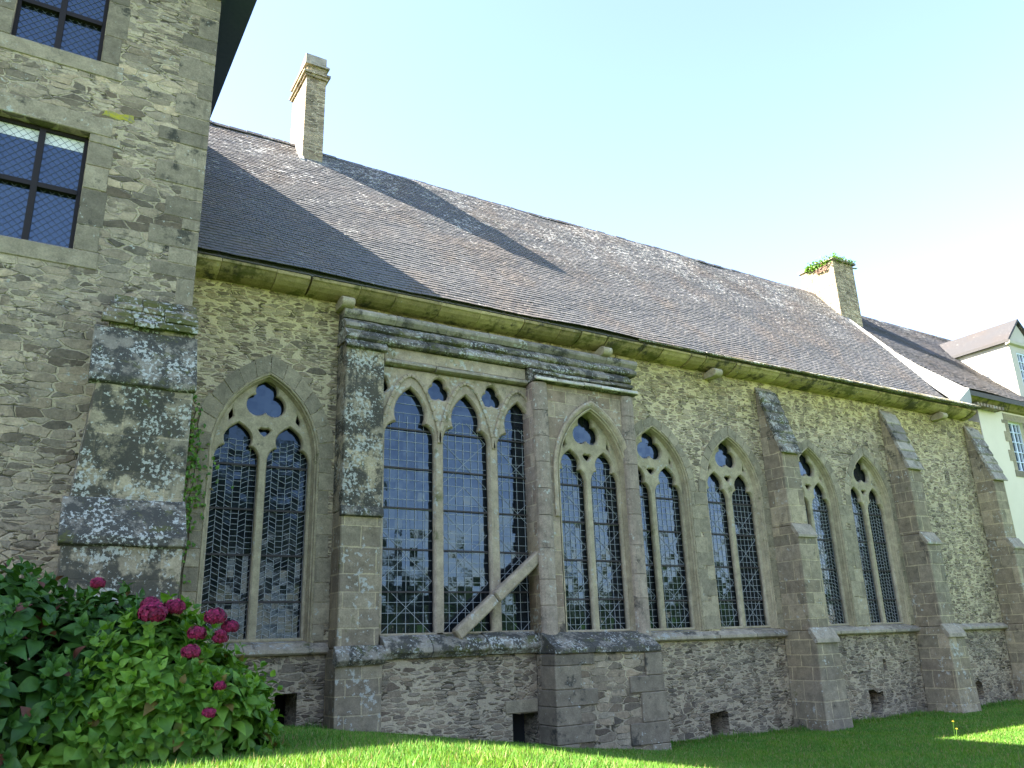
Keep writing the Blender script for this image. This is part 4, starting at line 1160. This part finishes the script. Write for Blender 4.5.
# plants on the far chimney
cp = empty('wall_plant', (22.6, 2.5, 14.0), 'green weeds hanging over the top of the broad chimney', 'plant')
items = []
for i in range(420):
    t = r.random(); 
    if r.random() < .65: p = np.array([22.36 + r.uniform(-.06, .12), 2.35 + r.random() ** .7 * 1.1, 14.08 + r.normal() * .06 - .10 * r.random()])
    else: p = np.array([22.4 + r.random() * 1.1, 2.32 + r.uniform(-.06, .1), 14.09 + r.normal() * .05])
    items.append((p, r.normal(size=3) + np.array([-.5, -.5, .2]), np.array([-.4, -.5, .8]) + r.normal(size=3) * .3, r.uniform(.06, .12)))
V, Fc = place_leaves(items); from_arr('foliage', V, Fc, M['leaf_light'], cp, smooth=True)
items = []
for i in range(60):
    p = np.array([22.40 + r.uniform(-.03, .03), 2.6 + r.random() * .45, 13.92 - r.random() * .18])
    items.append((p, np.array([-.2, r.normal() * .5, -1]), np.array([-1, -.5, .3]), r.uniform(.06, .1)))
V, Fc = place_leaves(items); from_arr('dead_leaves', V, Fc, leaf_mat('dead leaves', (0.10, 0.05, 0.03), (0.16, 0.09, 0.05), .1), cp, smooth=True)

# ============================================================ grass
def grass():
    r = np.random.default_rng(12)
    n = 420000
    x = r.uniform(0.5, 27, n); y = -8.3 + 8.3 * r.random(n)
    c, s = cam.matrix_world.to_3x3(), None
    Rm = np.array(c).T
    q = np.stack([x, y + 13, ground_z(x, y) - 2.0], 0); cc = Rm @ q
    px = 512 + F * cc[0] / -cc[2]; py = 384 - F * cc[1] / -cc[2]
    keep = (px > 120) & (px < 1060) & (py < 800)
    keep &= ~((y > -1.06) & (x > 8.05) & (x < 10.45)) & ~((y > -.5) & (x > 4.4) & (x < 8.2)) & ~((y > -.93) & ((abs(x - 15.4) < .42) | (abs(x - 20.2) < .42) | (abs(x - 24.2) < .42))) & (y < -.02)
    x, y = x[keep], y[keep]; n = len(x); z = ground_z(x, y)
    dist = np.hypot(x, y + 13)
    h = r.uniform(.025, .06, n) * (1 + .5 * (r.random(n) < .05)); h *= np.where(y > -.45, 1.3 + 1.3 * r.random(n) * (np.sin(x * 3.1) + np.sin(x * 7.7) > .2), 1.0)
    an = r.uniform(0, 2 * np.pi, n); wd = r.uniform(.004, .008, n) * np.clip(dist / 9, 1, 2)
    le = r.normal(0, .022, (2, n))
    dx, dy = np.cos(an) * wd, np.sin(an) * wd
    A = np.stack([x - dx, y - dy, z - .005], 1); B = np.stack([x + dx, y + dy, z - .005], 1)
    Cc = np.stack([x + le[0], y + le[1], z + h], 1)
    V = np.concatenate([A, B, Cc]); Fc = np.stack([np.arange(n), np.arange(n) + n, np.arange(n) + 2 * n], 1)
    N = NT('grass blades'); rr = N.geo.outputs['Random Per Island']
    col = N.mix(rr, (0.055, 0.165, 0.016), (0.12, 0.26, 0.034))
    col = N.mix(N.smooth(N.noise(N.pos, 1.3, 4), .4, .65), col, N.mix(1.0, col, (1.25, 1.08, .8), 'MULTIPLY'))
    col = N.mix(N.smooth(N.math('FRACT', N.math('MULTIPLY', rr, 17.3)), .84, .9), col, (0.27, 0.24, 0.10))
    p = N.n('ShaderNodeBsdfPrincipled'); N.set(p.inputs['Base Color'], col); p.inputs['Roughness'].default_value = .6; p.inputs['Specular IOR Level'].default_value = .2
    t = N.n('ShaderNodeBsdfTranslucent'); N.set(t.inputs[0], N.mix(1.0, col, (1.35, 1.1, .9), 'MULTIPLY'))
    m = N.n('ShaderNodeMixShader'); m.inputs[0].default_value = .35
    N.t.links.new(p.outputs[0], m.inputs[1]); N.t.links.new(t.outputs[0], m.inputs[2]); N.t.links.new(m.outputs[0], N.out.inputs[0])
    me = bpy.data.meshes.new('grass')
    me.vertices.add(3 * n); me.vertices.foreach_set('co', V.astype(np.float32).ravel())
    me.loops.add(3 * n); me.loops.foreach_set('vertex_index', Fc.astype(np.int32).ravel())
    me.polygons.add(n); me.polygons.foreach_set('loop_start', np.arange(0, 3 * n, 3, dtype=np.int32))
    me.update(); me.validate()
    o = link('grass', me, N.m)
    tag(o, 'short mown grass blades covering the lawn', 'grass', kind='stuff')
grass()
# tall weeds in the sunny patch
wd_ = empty('wildflower', (14.3, -3.6, .1), 'thin yellow-topped weed standing in the sunlit grass', 'weed')
bm = bmesh.new()
gz = float(ground_z(15.1, -3.5))
for dx, hh in ((0, .30), (.04, .17)):
    bar(bm, (15.1 + dx, -3.5, gz), (15.1 + dx * 1.8, -3.52, gz + hh), .005)
from_bm('stem', bm, M['leaf_light'], wd_)
V = []; Fc = []
for dx, hh in ((0, .30), (.04, .17)):
    v, f = florets(np.array([15.1 + dx * 1.8, -3.52, gz + hh]), .02, r, 16); b = len(V); V += v; Fc += [[i + b for i in q] for q in f]
from_arr('flower_head', V, Fc, NT('yellow petals').finish((.5, .38, .03), .6), wd_)

# ============================================================ wood behind the viewer, mirrored in the glass
def wood():
    r = np.random.default_rng(21); V = []; Fc = []
    spec = [(8, 15), (11, 19), (13.5, 18), (16, 19), (18.5, 15), (22, 7), (26, 8.5), (31, 6), (35.5, 8.5), (41, 6.5), (46, 8.5), (52, 6.5), (58, 9), (65, 7), (71, 10), (78, 8), (86, 11), (95, 12), (-4, 10), (-14, 12), (-26, 11)]
    for x0, h in spec:
        y0 = -46 + r.uniform(-4, 4)
        n = 4200 if h > 14 else 1500
        for b in range(7):
            c = np.array([x0 + r.normal() * 2.0, y0 + r.normal() * 1.6, h * r.uniform(.32, .82)]); rad = r.uniform(1.2, 2.4)
            d = r.normal(size=(n // 7, 3)); d /= np.linalg.norm(d, axis=1)[:, None]
            p = c + d * rad * (r.random((n // 7, 1)) ** .35); 
            for q in p:
                a = r.normal(size=3); a /= np.linalg.norm(a); e = np.cross(a, r.normal(size=3)); e /= np.linalg.norm(e); s = r.uniform(.25, .5)
                i = len(V); V += [q - a * s, q + e * s * .6, q + a * s, q - e * s * .6]; Fc.append([i, i + 1, i + 2, i + 3])
        i = len(V); k = .3
        ring0 = [(x0 + k * math.cos(t), y0 + k * math.sin(t), 0) for t in np.linspace(0, 6.28, 7)[:-1]]; ring1 = [(x0 + .12 * math.cos(t), y0 + .12 * math.sin(t), h * .7) for t in np.linspace(0, 6.28, 7)[:-1]]
        V += [np.array(q) for q in ring0 + ring1]
        Fc += [[i + q, i + (q + 1) % 6, i + 6 + (q + 1) % 6, i + 6 + q] for q in range(6)]
    o = from_arr('distant_wood', V, Fc, leaf_mat('wood foliage', (0.03, 0.06, 0.012), (0.07, 0.12, 0.025), .2))
    tag(o, 'leafy trees mirrored in the window glass', 'wood', kind='stuff')
wood()
